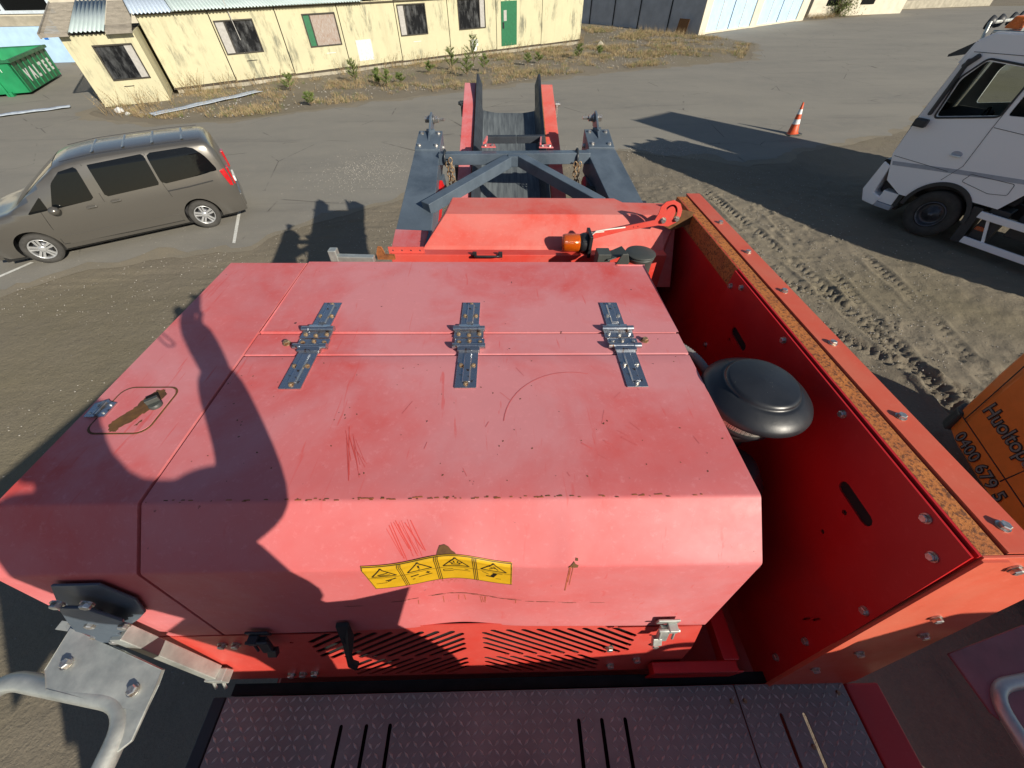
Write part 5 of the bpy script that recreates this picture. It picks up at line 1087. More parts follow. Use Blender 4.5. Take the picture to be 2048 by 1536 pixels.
# compartment beside the engine
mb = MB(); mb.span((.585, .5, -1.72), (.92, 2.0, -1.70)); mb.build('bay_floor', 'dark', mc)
mb = MB(); mb.span((.49, .152, -1.60), (.775, .185, -1.545)); mb.span((.735, .185, -1.60), (.79, .42, -1.545)); mb.span((.49, .152, -1.66), (.79, .158, -1.545)); mb.build('corner_tray', 'red_in', mc, .004)
mb = MB(); mb.lathe([(.0, 0), (.10, .0), (.10, .30), (.06, .34), (0, .34)], (.70, .50, -1.45), (0, 0, 1), 20); mb.box((.66, .62, -1.30), (.12, .3, .5)); mb.lathe([(.07, 0), (.07, .3)], (.64, .5, -1.15), (.3, .8, .2), 18); mb.lathe([(.0, 0), (.09, .0), (.105, .1), (.105, .45), (.06, .52), (0, .52)], (.705, .60, -1.50), (0, 0, 1), 24); mb.box((.66, .44, -1.32), (.13, .20, .42)); mb.build('engine_block', 'black', mc, .01)
ac = empty('air_cleaner', (.732, .720, -.045), 0, mc)
mb = MB(); mb.lathe([(.146, -.776), (.150, -.770), (.1505, -.762), (.146, -.752), (.132, -.738), (.112, -.726), (.104, -.722), (.101, -.7225), (.099, -.716), (.096, -.709), (.088, -.706), (0, -.702)], seg=64); mb.lathe([(.146, -.776), (.142, -.776), (.135, -.762), (.06, -.75)], seg=40); mb.build('rain_cap', 'cap_black', ac)
n = N('perforated_screen'); vo = n.node('ShaderNodeTexVoronoi'); vo.inputs['Scale'].default_value = 230; vo.inputs['Randomness'].default_value = .15; n.L(n.co(), vo.inputs[0])
hm = n.ramp(vo.outputs['Distance'], .30, .42, 1, 0); M['mesh'] = n.out(n.mix(hm, (.52, .50, .44), (.01, .01, .01)), .4, n.ramp(vo.outputs['Distance'], .30, .42, 0, .7))
mb = MB(); mb.lathe([(.092, -.762), (.092, -.80), (.093, -.845)], seg=48); mb.build('screen_ring', 'mesh', ac)
mb = MB(); mb.lathe([(.097, -.843), (.099, -.848), (.097, -.858), (.088, -.862)], seg=40); mb.build('clamp_ring', 'black', ac)
mb = MB(); mb.lathe([(.088, -.860), (.086, -.875), (.070, -.905), (.05, -.915), (.05, -1.1)], seg=40); mb.build('bowl', 'tin', ac)
mb = MB(); rn = random.Random(9)
for k in range(18): a = rn.uniform(0, 6.28); r = rn.uniform(.01, .09); s_ = rn.uniform(.0006, .0016); mb.lathe([(s_, 0), (0, .0006)], (.732+r*cos(a), .72+r*sin(a), -.7475-.004*(r/.09)), (0, 0, 1), 6)
mb.build('bird_lime', 'white_sheet', mc)
mb = MB(); P = [V((.56, 1.05, -.86)).lerp(V((.70, .84, -.90)), t)+V((.02*sin(t*pi), 0, .02*sin(t*pi))) for t in [k/60 for k in range(61)]]; mb.tube(P, [.013+.0028*(k % 2) for k in range(61)], 12); mb.build('corrugated_hose', 'hose', mc)
mb = MB(); mb.tube([(.70, .50, -1.1), (.735, .49, -1.05), (.74, .46, -1.1), (.72, .44, -1.15), (.745, .43, -1.2)], .0016, 5); mb.build('loose_wire', 'white_sheet', mc)

# deck
dk = []
for s_ in (-.529, -.448, -.372, .241, .317, .394, .915, .993): dk.append((s_, slot((s_, -.30), (s_, .046), .0062)))
rn = random.Random(4)
for x0, x1, in ((-.93, .787), (.792, 1.172)):
    hl = [h[::-1] for s_, h in dk if x0 < s_ < x1]
    mb = MB(); mb.plate([(x0, -.62), (x1, -.62), (x1, .128), (x0, .128)], hl, .005, (0, 0, -1.655))
    P_ = .0235; i0 = int((x1-x0)/P_)
    for i in range(i0):
        for j in range(10):
            x, y = x0+.012+i*P_, .118-j*P_
            if any(abs(x-s_) < .016 and y < .065 for s_, _ in dk): continue
            a = (pi/4 if (i+j) % 2 else -pi/4); c, s = cos(a), sin(a); l, w_ = .0125, .0038
            pts = [(-l, 0, 0), (0, -w_, 0), (l, 0, 0), (0, w_, 0), (-l*.5, 0, .0030), (l*.5, 0, .0030)]
            mb.add([(x+px*c-py*s, y+px*s+py*c, -1.6500+pz) for px, py, pz in pts], [(0, 1, 4), (1, 5, 4), (1, 2, 5), (2, 3, 5), (3, 4, 5), (3, 0, 4)], 1)
    mb.build('deck_plate', ['deck', 'tread'], mc)
for x, y in ((.765, .085), (.81, .085), (1.14, .1), (.98, -.03)): bolt_part((x, y, -1.651), (0, 0, 1), .006, 'bolt_rust')
mb = MB(); mb.span((-.975, -.62, -1.72), (-.935, .128, -1.648)); mb.build('deck_edge_angle', 'slate_dark', mc, .003)
mb = MB(); mb.span((1.18, -.62, -1.80), (1.30, .125, -1.652)); mb.build('side_beam', 'red_in', mc, .006)
mb = MB(); mb.span((-.93, .133, -1.70), (1.17, .165, -1.67)); mb.span((-.93, -.6, -1.72), (.80, .12, -1.70)); mb.build('toe_angle_slot_shade', 'dark', mc)  # second piece is a near-black sheet standing in for shade under the deck slots
M['dull'] = plain('dull_red_bracket_paint', (.26, .09, .10), .6, var=.2)
# handrail brackets and rails
def bracket(pts, z, mat, name='rail_bracket', fl=0): mb = MB(); mb.plate(pts, (), .008, (0, 0, z), (1, 0, 0), (0, 1, .12 if not fl else 0)); return mb.build(name, mat, mc, .002)
bracket([(-1.142, .240), (-1.147, .155), (-1.118, .118), (-.86, .070), (-.856, .120), (-.858, .150), (-.98, .19)], -1.215, 'galv')
bracket([(-.93, .112), (-.856, .118), (-.860, .02), (-.895, -.01), (-.90, .06)], -1.217, 'galv')
for x, y in ((-1.10, .165), (-.905, .110)): bolt_part((x, y, -1.205+y*.12), (0, 0, 1), .011, 'bolt')
mb = MB(); mb.bar((-1.145, .245, -1.19), (-1.185, .25, -1.185), .02, .004); mb.build('bracket_tab', 'galv', mc)
def round_path(pts, r=.06, n_=8):
    o = [V(pts[0])]
    for i in range(1, len(pts)-1):
        p, a, b = V(pts[i]), V(pts[i-1]), V(pts[i+1]); s_ = p+(a-p).normalized()*r; e = p+(b-p).normalized()*r
        for j in range(n_+1): t = j/n_; o.append(s_.lerp(p, t).lerp(p.lerp(e, t), t))
    return o+[V(pts[-1])]
mb = MB(); mb.tube(round_path([(-1.32, -.10, -1.22), (-1.27, .145, -1.215), (-.905, .085, -1.215), (-.885, -.42, -1.22)], .07), .0215, 18); mb.tube([(-.885, -.42, -1.20), (-.885, -.42, -1.66)], .02, 10); mb.tube([(-1.32, -.1, -1.2), (-1.32, -.5, -1.22), (-.885, -.42, -1.22)], .02, 12); mb.build('handrail', 'galv', mc)
bracket([(1.165, .146), (1.42, .205), (1.45, .05), (1.24, -.03), (1.187, .028)], -1.215, 'dull')
mb = MB(); mb.tube(round_path([(1.60, .12, -1.20), (1.215, .075, -1.20), (1.19, -.50, -1.20)], .06), .016, 16); mb.tube([(1.19, -.50, -1.2), (1.24, -.5, -1.66)], .018, 10); mb.tube([(1.6, .12, -1.2), (1.62, -.5, -1.2), (1.19, -.5, -1.2)], .018, 10); mb.build('handrail', 'galv', mc)
for sx, x in ((1, 1.55),):                                        # tall rail behind, throws the curved shadow on the front plate
    mb = MB(); mb.tube(round_path([(1.50, -.9, -1.65), (1.50, -.9, -.70), (2.1, -.9, -.70), (2.1, -.9, -1.65)], .12), .02, 12); mb.tube([(1.5, -.9, -1.15), (2.1, -.9, -1.15)], .016, 10); mb.build('handrail', 'galv', mc)
# hopper wall behind the walkway, unseen, top edge shaped to cast shade
mb = MB(); mb.plate([(-1.15, -2.3), (2.9, -2.3), (2.9, -.28), (2.10, -.34), (1.9, -.60), (1.7, -.74), (1.0, -.88), (-1.15, -.90)], (), .02, (0, -.86, 0), (1, 0, 0), (0, 0, 1)); mb.span((-1.15, -2.6, -1.0), (-1.1, -.86, -.92)); mb.plate([(-.86, -2.3), (-3.6, -2.3), (-3.9, -.6), (-.86, -.88)], (), .02, (-1.12, 0, 0), (0, 1, 0), (0, 0, 1)); mb.plate([(-.86, -2.3), (-3.6, -2.3), (-3.9, -.6), (-.86, -.88)], (), .02, (1.3, 0, 0), (0, 1, 0), (0, 0, 1)); mb.build('shade_hopper', 'red', mc)
mb = MB(); mb.span((-.85, -3.4, -2.6), (-.65, 2.6, -1.80)); mb.span((.85, -3.4, -2.6), (1.05, 2.6, -1.80)); mb.span((-.65, -3.3, -2.5), (.85, 2.5, -2.2)); mb.span((-.6, -.3, -3.9), (.8, .3, -2.5)); mb.build('main_frame', 'red_in', mc)
mb = MB(); mb.span((-.84, -3.3, -3.85), (1.0, 1.5, -1.78)); mb.build('lower_body', 'red', mc, .01)
for x in (-.95, .75):
    mb = MB(); pr = [(1.6+.40*cos(R(a)), .40*sin(R(a))) for a in range(-90, 91, 15)]+[(-1.6+.40*cos(R(a)), .40*sin(R(a))) for a in range(90, 271, 15)]
    mb.prism([(x, p[0]-.2, p[1]-4.30) for p in pr], (.42, 0, 0)); 
    for k in range(30): t = -1.7+k*.115; mb.span((x-.02, t-.2, -4.74), (x+.44, t-.15, -4.69)); mb.span((x-.02, t-.2, -3.91), (x+.44, t-.15, -3.87))
    mb.build('crawler_track', 'slate_dark', mc, fix=True)

# transverse beam, hood and bits behind the covers
mb = MB(); mb.span((-.535, 1.70, -1.10), (.80, 1.755, -.888)); mb.span((-.60, 1.755, -1.12), (.80, 2.0, -1.06)); mb.build('rear_beam', 'red', mc, .003)
HB = [(1.758, -.907), (1.785, -.885), (1.95, -.797), (2.17, -.797)]
mb = MB()
Lx = [-.400, -.385, -.290, -.272]; Rx = [.805, .81, .82, .62]
vs = [(Lx[i], HB[i][0], HB[i][1]) for i in range(4)]+[(Rx[i], HB[i][0], HB[i][1]) for i in range(4)]
vs += [(.655, 2.115, -.797), (.90, 2.105, -.797), (.90, 1.95, -.82)]
mb.add(vs, [(0, 4, 5, 1), (1, 5, 6, 2), (2, 6, 10, 9, 8, 7, 3)]); mb.add([(-.400, 1.758, -.907), (-.385, 1.785, -.885), (-.290, 1.95, -.797), (-.272, 2.17, -.797), (-.40, 2.17, -1.1), (-.43, 1.758, -1.1)], [(0, 1, 2, 3, 4, 5)])
mb.add([(-.272, 2.17, -.797), (.62, 2.17, -.797), (.655, 2.115, -.797), (.90, 2.105, -.797), (.90, 2.105, -1.1), (.655, 2.115, -1.1), (.62, 2.17, -1.1), (-.40, 2.17, -1.1)], [(0, 1, 6, 7), (1, 2, 5, 6), (2, 3, 4, 5)])
mb.add([(.805, 1.758, -.907), (.81, 1.785, -.885), (.82, 1.95, -.797), (.90, 1.95, -.82), (.90, 1.758, -1.1), (.805, 1.758, -1.1)], [(0, 1, 2, 3, 4, 5)])
mb.build('conveyor_hood', 'red_face', mc, .004, fix=True)
mb = MB(); mb.plate([(-.545, -.896), (-.373, -.896), (-.376, -.858), (-.545, -.858)], [circ(-.525+i*.043, -.876, .0045, 8)[::-1] for i in range(4)], .004, (0, 1.722, 0), (1, 0, 0), (0, 0, 1)); mb.build('drilled_flange', 'red', mc)
mb = MB(); mb.plate([(-.545, 1.725), (-.40, 1.725), (-.40, 2.0), (-.575, 2.02)], (), .005, (0, 0, -.915)); mb.build('side_shelf', 'red_top', mc, .002)
mb = MB(); mb.bar((-.752, 1.56, -.830), (-.565, 1.56, -.835), .03, .028); mb.box((-.735, 1.56, -.815), (.034, .036, .05)); mb.build('square_tube', 'galv', mc, .003)
mb = MB(); mb.plate([(-.572, -.87), (-.495, -.87), (-.495, -.85), (-.535, -.848), (-.545, -.815), (-.56, -.812), (-.572, -.84)], (), .008, (0, 1.63, 0), (1, 0, 0), (0, 0, 1)); mb.build('rusty_bracket', 'rust_light', mc, .002)
mb = MB(); mb.tube(round_path([(-.135, 1.70, -.893), (-.128, 1.665, -.878), (-.018, 1.665, -.878), (-.010, 1.70, -.893)], .01, 4), .006, 8); mb.box((-.133, 1.695, -.884), (.02, .012, .028)); mb.box((-.010, 1.695, -.884), (.02, .012, .028)); mb.build('grab_handle', 'black', mc, .002)
ex = empty('exhaust_stack', (.600, 1.53, .232), 0, mc); ex.scale = (1.25, 1.25, 1.25)
mb = MB(); mb.lathe([(.047, -1.2), (.047, -.832), (.050, -.828), (.050, -.822), (.043, -.822), (.043, -.85)], seg=32); mb.build('pipe', 'tin', ex)
mb = MB(); mb.lathe([(.052, -.818), (.052, -.814), (.02, -.812), (0, -.812)], seg=32); mb.prism([(-.05, -.02, -.812), (-.12, -.035, -.83), (-.13, .01, -.83), (-.06, .035, -.812)], (0, 0, .005)); mb.plate([(-.10, -.86), (-.075, -.80), (-.055, -.80), (-.045, -.83), (-.06, -.87)], (), .006, (0, -.035, 0), (1, 0, 0), (0, 0, 1)); mb.box((-.13, .0, -.835), (.045, .05, .05)); mb.build('flap', 'tin', ex, .002)
bolt_part((.548, 1.52, -.822), (0, -1, .4), .007, 'bolt')
mb = MB(); mb.plate([(.60, -.835), (.668, -.815), (.668, -.92), (.655, -1.0), (.60, -1.0)], [slot((.622, -.845), (.652, -.88), .006)[::-1]], .005, (0, 1.50, 0), (1, 0, 0), (0, 0, 1)); mb.span((.48, 1.458, -.83), (.60, 1.50, -.815)); mb.build('exhaust_bracket', 'red', mc, .002)
# rotating beacon on its arm
be = empty('beacon', (.39, 1.742, -.846), 0, mc)
mb = MB(); mb.lathe([(0, .0), (.036, .0), (.041, .006), (.041, .07), (.037, .082), (.0, .085)], (-.018, 0, 0), (-1, 0, 0), 32); mb.build('lens', 'amber', be)
mb = MB(); mb.lathe([(.043, 0), (.046, .02), (.040, .035), (.03, .04)], (.018, 0, 0), (-1, 0, 0), 28); mb.box((.026, 0, 0), (.016, .105, .105)); mb.lathe([(.012, 0), (.010, .02)], (.01, -.03, .02), (-1, 0, 0), 10); mb.build('beacon_base', 'black', be, .004)
mb = MB(); out = [(.402, -.862), (.402, -.838), (.735, -.765), (.745, -.735), (.748, -.700), (.765, -.680), (.800, -.672), (.835, -.688), (.852, -.715), (.855, -.745), (.842, -.775), (.81, -.795), (.76, -.790), (.60, -.818), (.45, -.860)]
ar = [(.800+.034*cos(R(a)), -.735+.044*sin(R(a))) for a in range(150, -31, -15)]+[(.800+.024*cos(R(a)), -.735+.034*sin(R(a))) for a in range(-30, 151, 15)]
mb.plate(out, [ar[::-1] if False else ar, circ(.66, -.795, .003, 8), circ(.64, -.799, .003, 8)], .005, (0, 1.815, 0), (1, 0, 0), (0, 0, 1)); mb.build('beacon_arm', 'red', mc, .001)
mb = MB(); mb.plate([(.78, -.80), (.80, -.76), (.87, -.73), (.93, -.74), (.93, -.80), (.85, -.83)], (), .005, (0, 1.85, 0), (1, 0, 0), (0, 0, 1)); mb.build('arm_bracket', 'rust', mc, .001)
bolt_part((.775, 1.809, -.765), (0, -1, 0), .012, 'bolt'); bolt_part((.838, 1.809, -.758), (0, -1, 0), .011, 'bolt')
mb = MB(); mb.tube([(.425, 1.80, -.875), (.435, 1.80, -.84), (.46, 1.80, -.815), (.52, 1.805, -.808), (.60, 1.81, -.80)], .0035, 6); mb.tube([(.40, 1.80, -.85), (.42, 1.81, -.83), (.5, 1.81, -.822)], .003, 6); mb.build('beacon_cable', 'white_sheet', mc)

# conveyor
before = set(mc.children)
cv = empty('belt_conveyor', (0, 0, 0), 0, mc)
kz = .3065
def cz(y): return -1.04-kz*(3.67-y)
un = V((0, -kz, 1)).normalized()
def rail(x0, x1, y0, y1, top, dep, mat, name, bev=.003, shear=0):
    mb = MB(); q = []
    for y in (y0, y1):
        c = V((0, y, cz(y))); sx_ = shear*(y-y0)
        for x, h in ((x0, top), (x1, top), (x1, top-dep), (x0, top-dep)): q.append(V((x+sx_, 0, 0))+c+un*h)
    mb.add(q, [(0, 1, 2, 3)[::-1], (4, 5, 6, 7), (0, 1, 5, 4), (1, 2, 6, 5), (2, 3, 7, 6), (3, 0, 4, 7)]); return mb.build(name, mat, cv, bev, fix=True)
rail(-.373, -.262, 2.25, 4.865, 0, .20, 'red_top', 'side_channel'); rail(.405, .528, 2.25, 4.85, 0, .20, 'red_face', 'side_channel', shear=-.004)
rail(-.261, -.248, 2.3, 4.86, .004, .12, 'rust_light', 'wear_strip'); rail(.392, .404, 2.3, 4.85, .004, .12, 'rust_light', 'wear_strip')
def skirt(xo, xi):
    mb = MB(); s_ = 1 if xi > xo else -1; ys = [2.3+(4.86-2.3)*k/24 for k in range(25)]; vs = []
    for i, y in enumerate(ys):
        e = max(0, (y-4.5)/.36); top = .03+.05*e; c = V((0, y, cz(y)))
        vs += [c+V((xo, 0, 0))+un*(top), c+V((xo+s_*.02, 0, 0))+un*(top-.02*(1-e)), c+V((xi-s_*.02*(y > 4.55), 0, 0))+un*(-.135+.12*max(0, (y-4.58)/.28))]
    mb.add(vs, [(i*3+j, i*3+j+1, (i+1)*3+j+1, (i+1)*3+j) for i in range(24) for j in range(2)]); o = mb.build('rubber_skirt', 'rubber_skirt', cv); m_ = o.modifiers.new('t', 'SOLIDIFY'); m_.thickness = .008
skirt(-.247, -.175); skirt(.391, .325)
mb = MB(); ys = [2.28+(4.60-2.28)*k/20 for k in range(21)]
vs = []
for y in ys:
    for i in range(9): x = -.185+.52*i/8; vs.append(V((x, y, cz(y)))+un*(-.14+.03*abs((i-4)/4)**2.))
for a in range(15, 181, 15):
    c = V((0, 4.60, cz(4.60)))+un*(-.20)+V((0, 0, 0))
    for i in range(9): x = -.185+.52*i/8; d = V((0, 1, kz)).normalized(); vs.append(c+V((x, 0, 0))+(un*cos(R(a))+d*sin(R(a)))*(.06))
k_ = 9; mb.add(vs, [(i*k_+j, i*k_+j+1, (i+1)*k_+j+1, (i+1)*k_+j) for i in range(len(vs)//k_-1) for j in range(k_-1)], 0, True); mb.build('belt', 'belt', cv)
mb = MB(); mb.tube([V((-.26, 4.60, cz(4.60)))+un*-.2, V((.40, 4.60, cz(4.60)))+un*-.2], .052, 20); mb.build('head_drum', 'slate_dark', cv)
for s_, x in ((-1, -.375), (1, .528)):
    mb = MB(); c = V((x, 4.55, cz(4.55)-.02)); mb.tube([c, c+V((s_*.035, 0, 0))], .022, 14); mb.tube([c+V((s_*.035, 0, 0)), c+V((s_*.05, 0, 0))], .014, 12); mb.box(c+V((s_*.012, -.03, -.05)), (.02, .05, .10)); mb.build('tension_bolt', 'slate_dark' if s_ < 0 else 'bolt', cv, .002)
mb = MB(); mb.box((-.39, 3.62, -1.08), (.03, .06, .2)); mb.build('side_lug', 'slate_dark', cv)
mb = MB(); mb.bar((-.117, 3.60, -.865), (.118, 3.60, -.862), .055, .05); mb.bar((.122, 3.60, -.862), (.355, 3.60, -.858), .055, .05); mb.build('snub_pad', 'rubber_skirt', mc, .004)
for x in (-.10, .34):
    mb = MB(); mb.plate([(-.055, 3.29), (.055, 3.29), (.04, 3.37), (-.04, 3.37)], (), .006, (x, 0, -.845)); mb.bar((x-.04, 3.36, -.842), (x-.02, 3.58, -.85), .012, .03); mb.build('pad_bracket', 'red_top', mc, .001)
    for dx in (-.028, .028): bolt_part((x+dx, 3.31, -.838), (0, -.3, 1), .011, 'bolt')
# grey folding frame
def beam(a, b, wa, wb, dep, name='frame_leg', mat='slate'):
    a, b = V(a), V(b); t = (b-a).normalized(); up = V((1, 0, 0)).cross(t).normalized(); up = up if up.z > 0 else -up
    q = [a+V((-wa/2, 0, 0)), a+V((wa/2, 0, 0)), a+V((wa/2, 0, 0))-up*dep, a+V((-wa/2, 0, 0))-up*dep, b+V((-wb/2, 0, 0)), b+V((wb/2, 0, 0)), b+V((wb/2, 0, 0))-up*dep, b+V((-wb/2, 0, 0))-up*dep]
    mb = MB(); mb.add(q, [(0, 1, 2, 3)[::-1], (4, 5, 6, 7), (0, 1, 5, 4), (1, 2, 6, 5), (2, 3, 7, 6), (3, 0, 4, 7)]); return mb.build(name, mat, mc, .004, fix=True)
beam((-.560, 2.15, -1.115), (-.572, 3.312, -.871), .235, .19, .17)
beam((.885, 2.35, -1.06), (.760, 3.293, -.849), .22, .225, .17)
for s_, x, zc, w_ in ((1, -.572, -.871, .19), (-1, .768, -.849, .20)):
    a, b = V((x, 3.30, zc+.010)), V((x, 3.59, zc+.065)); mb = MB(); mb.add([a+V((-w_/2, 0, 0)), a+V((w_/2, 0, 0)), b+V((w_/2, 0, 0)), b+V((-w_/2, 0, 0))]+[p+V((0, 0, -.17)) for p in (a+V((-w_/2, 0, 0)), a+V((w_/2, 0, 0)), b+V((w_/2, 0, 0)), b+V((-w_/2, 0, 0)))], [(0, 1, 2, 3), (7, 6, 5, 4), (0, 4, 5, 1), (1, 5, 6, 2), (2, 6, 7, 3), (3, 7, 4, 0)]); cp = mb.build('leg_cap', 'slate', mc, .004, fix=True)
    mb = MB(); mb.prism([(x-.008, 3.40, zc+.02), (x-.008, 3.74, zc+.06), (x-.008, 3.77, zc+.13), (x-.008, 3.72, zc+.165), (x-.008, 3.66, zc+.15)], (.016, 0, 0)); mb.prism([(x-.035, 3.58, zc+.05), (x+.035, 3.58, zc+.05), (x, 3.50, zc+.05)], (0, 0, .03)); mb.build('lug', 'slate', mc, .002, fix=True)
    mb = MB(); c = V((x, 3.715, zc+.115)); mb.lathe([(.0, -.055), (.026, -.055), (.026, -.025)], c, (s_, 0, 0), 6, smooth=False); mb.lathe([(.03, -.022), (.03, -.012)], c, (s_, 0, 0), 20); mb.lathe([(.03, .012), (.03, .022)], c, (s_, 0, 0), 20); mb.lathe([(.026, .024), (.026, .052), (.013, .054), (.013, .10), (0, .10)], c, (s_, 0, 0), 6, smooth=False); mb.build('pivot_bolt', 'bolt', mc)
    for dx, y in ((-.065, 3.35), (.065, 3.35), (.065, 3.54), (-.065, 3.54)): bolt_part((x+dx, y, zc+.010+(y-3.3)*.19+.001), (0, -.19, 1), .013, 'bolt')
    bolt_part((x+s_*w_/2, 3.50, zc-.03), (s_, 0, 0), .016, 'bolt')
    mb = MB(); mb.bar((x-s_*.02, 2.5, -1.2), (x+s_*.12, 3.2, -1.05), .02, .10); mb.build('leg_web', 'slate', mc)
mb = MB(); mb.bar((-.475, 3.235, -.905), (.665, 3.225, -.885), .08, .075); mb.build('cross_beam', 'slate', mc, .004)
mb = MB(); mb.bar((.05, 3.165, -.898), (-.50, 2.56, -1.01), .078, .072); mb.build('brace', 'slate', mc, .004); mb = MB(); mb.bar((.14, 3.165, -.892), (.66, 2.60, -.995), .078, .072); mb.build('brace', 'slate', mc, .004)
mb = MB(); mb.box((.095, 3.165, -.896), (.10, .07, .071)); mb.build('brace_node', 'slate', mc, .004)
mb = MB(); mb.plate([(.95, 2.95), (1.10, 2.95), (1.13, 3.05), (.95, 3.12)], (), .01, (0, 0, -1.15)); mb.build('foot_plate', 'slate_dark', mc)
def chain(p, nn_, seed, nm='chain'):
    rn = random.Random(seed); mb = MB(); q = V(p); d = V((0, 0, -1))
    for k in range(nn_):
        a = (k % 2)*pi/2+rn.uniform(-.3, .3); u = V((cos(a), sin(a), 0)); pts = []
        for j in range(14): t = 2*pi*j/14; pts.append(q+u*.013*cos(t)+d*(.022*sin(t)))
        mb.tube(pts, .0042, 6, closed=True); q = q+d*.031+V((rn.uniform(-.006, .006), rn.uniform(-.004, .004), 0))
    return mb.build(nm, 'bolt_rust', mc)
chain((-.41, 3.17, -.93), 10, 1); chain((-.385, 3.16, -.90), 9, 2); chain((.555, 3.16, -.92), 9, 3); chain((.590, 3.16, -.92), 8, 4)
mb = MB(); mb.tube([(-.43, 3.23+.05*cos(t), -.90+.05*sin(t)) for t in [k*2*pi/18 for k in range(18)]], .008, 6, closed=True); mb.tube([(.57, 3.23+.055*cos(t), -.89+.055*sin(t)) for t in [k*2*pi/18 for k in range(18)]], .009, 6, closed=True); mb.build('shackle', 'slate_dark', mc)
mb = MB(); rn = random.Random(8); P = [V((-.31, 2.86, -1.13))+V((rn.uniform(-.03, .05), rn.uniform(-.05, .05), rn.uniform(-.01, .03))) for k in range(16)]; mb.tube(P, .006, 6); mb.build('yellow_rope', plain('yellow_rope', (.5, .33, .03), .8), mc)
mb = MB()
for dx in (0, .025, .05): mb.tube([(.60+dx, 3.10, -1.06), (.66+dx, 3.0, -1.03), (.78, 2.9+dx, -1.05), (.82, 2.6, -1.2)], .012, 8)
mb.build('hydraulic_hose', 'hydraulic', mc)
for a_, b_ in (((-.45, 3.05, -1.02), (-.50, 2.6, -1.4)), ((.62, 3.1, -1.0), (.62, 2.7, -1.4))): mb = MB(); mb.bar(a_, b_, .02, .07); mb.build('rusty_link', 'red_in', mc)

K = 1.3                                                           # the conveyor and its frame are full yard size: 1.2 m over the side channels
def grow(o):
    if o.name.startswith('bolt'): o.matrix_local = Matrix.Translation(o.matrix_local.translation*K) @ o.matrix_local.to_3x3().to_4x4() @ Matrix.Scale(K, 4); return
    if o.type == 'MESH': o.data.transform(Matrix.Scale(K, 4))
    for m_ in o.modifiers:
        if m_.type == 'BEVEL': m_.width *= K
    for ch in o.children: grow(ch)
bpy.context.view_layer.update()
for o in [c for c in mc.children if c not in before]: grow(o)
mb = MB(); mb.span((-.42, 1.5, -2.2), (.86, 2.9, -1.80)); mb.span((-.38, 1.78, -1.8), (.85, 2.08, -1.08)); mb.span((.80, 2.1, -1.75), (1.0, 3.0, -1.45)); mb.span((-.80, 2.3, -1.8), (-.55, 3.0, -1.52)); mb.build('front_frame', 'slate_dark', mc)
# ------------------------------------------------------------------ the photographer, standing on the walkway behind the lens
M['skin'] = plain('skin', (.50, .28, .20), .5, **{'Subsurface Weight': .15}); M['jacket'] = plain('dark_work_jacket', (.03, .035, .05), .85); M['trousers'] = plain('dark_trousers', (.025, .025, .03), .85); M['hair'] = plain('brown_hair', (.05, .03, .018), .8)
pe = empty('person', (0, 0, 0)); pe.matrix_world = mc.matrix_world @ Matrix.Translation((-.05, -.40, -1.65)); tag(pe, 'person in dark work jacket on the walkway holding up a phone', 'person')
def skin(name, pts, edges, rad, mat, par, sub=2):
    me = bpy.data.meshes.new(name); me.from_pydata([V(p) for p in pts], edges, []); me.update(); o = bpy.data.objects.new(name, me); COL.objects.link(o); o.parent = par
    md = o.modifiers.new('skin', 'SKIN'); 
    for i, r in enumerate(rad): me.skin_vertices[0].data[i].radius = r if hasattr(r, '__len__') else (r, r)
    me.skin_vertices[0].data[0].use_root = True; md.use_smooth_shade = True
    s_ = o.modifiers.new('sub', 'SUBSURF'); s_.levels = sub; s_.render_levels = sub
    me.materials.append(M[mat]); return o
# local frame: feet at 0, machine axes
J = dict(pel=(.13, -.06, .94), bel=(.06, -.05, 1.10), che=(-.06, -.03, 1.30), nek=(-.12, -.01, 1.41), hed=(-.15, .0, 1.50), htp=(-.16, .0, 1.60),
         ls=(-.25, -.05, 1.34), le=(-.28, .0, 1.05), lw=(-.16, .12, .98), rs=(.10, -.02, 1.33), re=(.08, .20, 1.27), rw=(.06, .29, 1.49),
         lh=(.04, -.08, .90), lk=(-.04, -.02, .48), la=(-.05, -.10, .09), lt=(-.07, .04, .04), rh=(.23, -.06, .90), rk=(.34, .02, .49), ra=(.38, -.08, .09), rt_=(.41, .05, .04))
names = list(J); idx_ = {k: i for i, k in enumerate(names)}
E_ = [('pel', 'bel'), ('bel', 'che'), ('che', 'nek'), ('nek', 'hed'), ('hed', 'htp'), ('che', 'ls'), ('ls', 'le'), ('le', 'lw'), ('che', 'rs'), ('rs', 're'), ('re', 'rw'), ('pel', 'lh'), ('lh', 'lk'), ('lk', 'la'), ('la', 'lt'), ('pel', 'rh'), ('rh', 'rk'), ('rk', 'ra'), ('ra', 'rt_')]
Rr = dict(pel=(.17, .13), bel=(.16, .12), che=(.17, .12), nek=.058, hed=(.09, .10), htp=(.07, .08), ls=.085, le=.055, lw=.036, rs=.085, re=.055, rw=.042, lh=.10, lk=.07, la=.05, lt=.04, rh=.10, rk=.07, ra=.05, rt_=.04)
body = skin('body', [J[k] for k in names], [(idx_[a], idx_[b]) for a, b in E_], [(Rr[k] if k in ('nek', 'hed', 'htp', 'rw', 'lw') else tuple(.74*q for q in (Rr[k] if hasattr(Rr[k], '__len__') else (Rr[k],)*2))) for k in names], 'skin', pe)
def sub(name, ks, mat, grow, drop=()):
    es = [(a, b) for a, b in E_ if a in ks and b in ks]; ix = {k: i for i, k in enumerate(ks)}
    return skin(name, [J[k] for k in ks], [(ix[a], ix[b]) for a, b in es], [tuple(q+grow for q in (Rr[k] if hasattr(Rr[k], '__len__') else (Rr[k],)*2)) for k in ks], mat, pe)
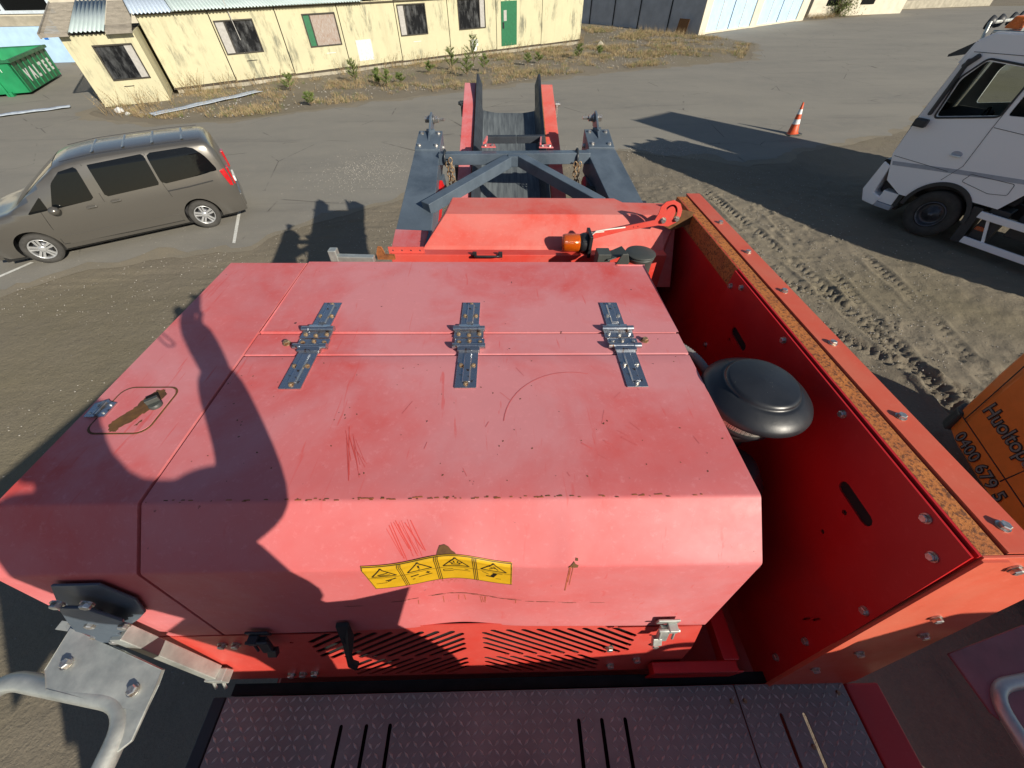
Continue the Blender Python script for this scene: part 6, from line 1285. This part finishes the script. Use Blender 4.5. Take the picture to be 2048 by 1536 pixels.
sub('jacket', ['che', 'bel', 'pel', 'ls', 'le', 'lw', 'rs', 're', 'rw'], 'jacket', .014); sub('trousers', ['pel', 'lh', 'lk', 'la', 'rh', 'rk', 'ra'], 'trousers', .014)
def hand(w, d, side, up_):
    w, d, up_ = V(w), V(d).normalized(), V(up_).normalized(); s_ = d.cross(up_)*side; pts = [w-d*.06, w+d*.05, w+d*.085]; ed = [(0, 1), (1, 2)]; rd = [(.036, .034), (.046, .030), (.044, .024)]
    for k, (o1, L_) in enumerate(((-.030, .060), (-.010, .072), (.010, .070), (.029, .056))):
        b = len(pts); r0 = w+d*.085+s_*o1; pts += [r0+d*L_*.4+up_*.004, r0+d*L_*.7+up_*-.012, r0+d*L_*.85+up_*-.030]; ed += [(2, b), (b, b+1), (b+1, b+2)]; rd += [.0095, .0085, .0075]
    b = len(pts); pts += [w+d*.03-s_*.045-up_*.012, w+d*.06-s_*.055-up_*.028, w+d*.078-s_*.048-up_*.04]; ed += [(1, b), (b, b+1), (b+1, b+2)]; rd += [.012, .010, .009]
    return skin('hand', pts, ed, rd, 'skin', pe, 2)
hand(J['rw'], (-.1, .22, .95), 1, (0, -1, .2)); hand(J['lw'], (.3, .05, -.9), -1, (0, -1, -.2))
mb = MB(); c = V(J['hed'])+V((0, 0, .03))
mb.grid(lambda u, v: c+V((.088*sin(v*2.1)*cos(u*2*pi), -.015+.10*sin(v*2.1)*sin(u*2*pi), .105*cos(v*2.1)+(.0 if sin(u*2*pi) < .2 else .02*sin(u*2*pi)*v))), 24, 12); mb.build('hair', 'hair', pe)
mb = MB()
for s_ in (-1, 1): mb.grid(lambda u, v, s_=s_: c+V((s_*.032+.011*sin(v*pi)*cos(u*2*pi), .088+.008*sin(v*pi)*sin(u*2*pi), -.02+.008*cos(v*pi))), 10, 6)
mb.build('eye', 'white', pe); mb = MB(); mb.prism([c+V((-.014, .09, -.055)), c+V((.014, .09, -.055)), c+V((0, .092, -.01))], (0, .022, -.006)); mb.bar(c+V((-.022, .092, -.078)), c+V((.022, .092, -.078)), .006, .006); mb.build('nose_and_mouth', 'skin', pe, .004, fix=True)
mb = MB()
for s_ in (-1, 1): mb.grid(lambda u, v, s_=s_: c+V((s_*(.088+.008*sin(v*pi)), -.005+.018*sin(v*pi)*cos(u*2*pi), -.03+.03*cos(v*pi))), 10, 6)
mb.build('ear', 'skin', pe)
mb = MB()
for k in ('la', 'ra'): p = V(J[k]); mb.prism([(p.x-.05, p.y-.08, 0), (p.x+.05, p.y-.08, 0), (p.x+.055, p.y+.14, 0), (p.x+.02, p.y+.20, 0), (p.x-.03, p.y+.19, 0), (p.x-.05, p.y+.1, 0)], (0, 0, .09))
mb.build('boot', 'black', pe, .02, fix=True)
ph = bpy.data.objects.new('phone', None); 
COL.objects.link(ph); ph.matrix_world = mc.matrix_world @ (Matrix.Translation((0, -.0, 0)) @ MM.transposed().to_4x4() @ Matrix.Rotation(pi, 4, 'X'))
tag(ph, 'black phone held up in the right hand by the photographer', 'phone')
mb = MB(); mb.box((-.055, -.03, .016), (.165, .078, .009)); mb.build('case', 'black', ph, .003); mb = MB(); mb.lathe([(.010, .0), (.010, .004)], (0, 0, .0075), (0, 0, 1), 20); mb.build('lens_ring', 'slate_dark', ph)
mb = MB(); mb.tube(round_path([V((-.19, -.02, -.10)), V((-.23, .01, -.14)), V((-.20, .0, -.19)), V((-.15, -.02, -.17)), V((-.17, -.03, -.12))], .02, 4), .0025, 5)
st_ = mb.build('wrist_strap', 'black'); st_.matrix_world = mc.matrix_world.copy(); tag(st_, 'thin black wrist strap dangling from the hand with the phone', 'strap')
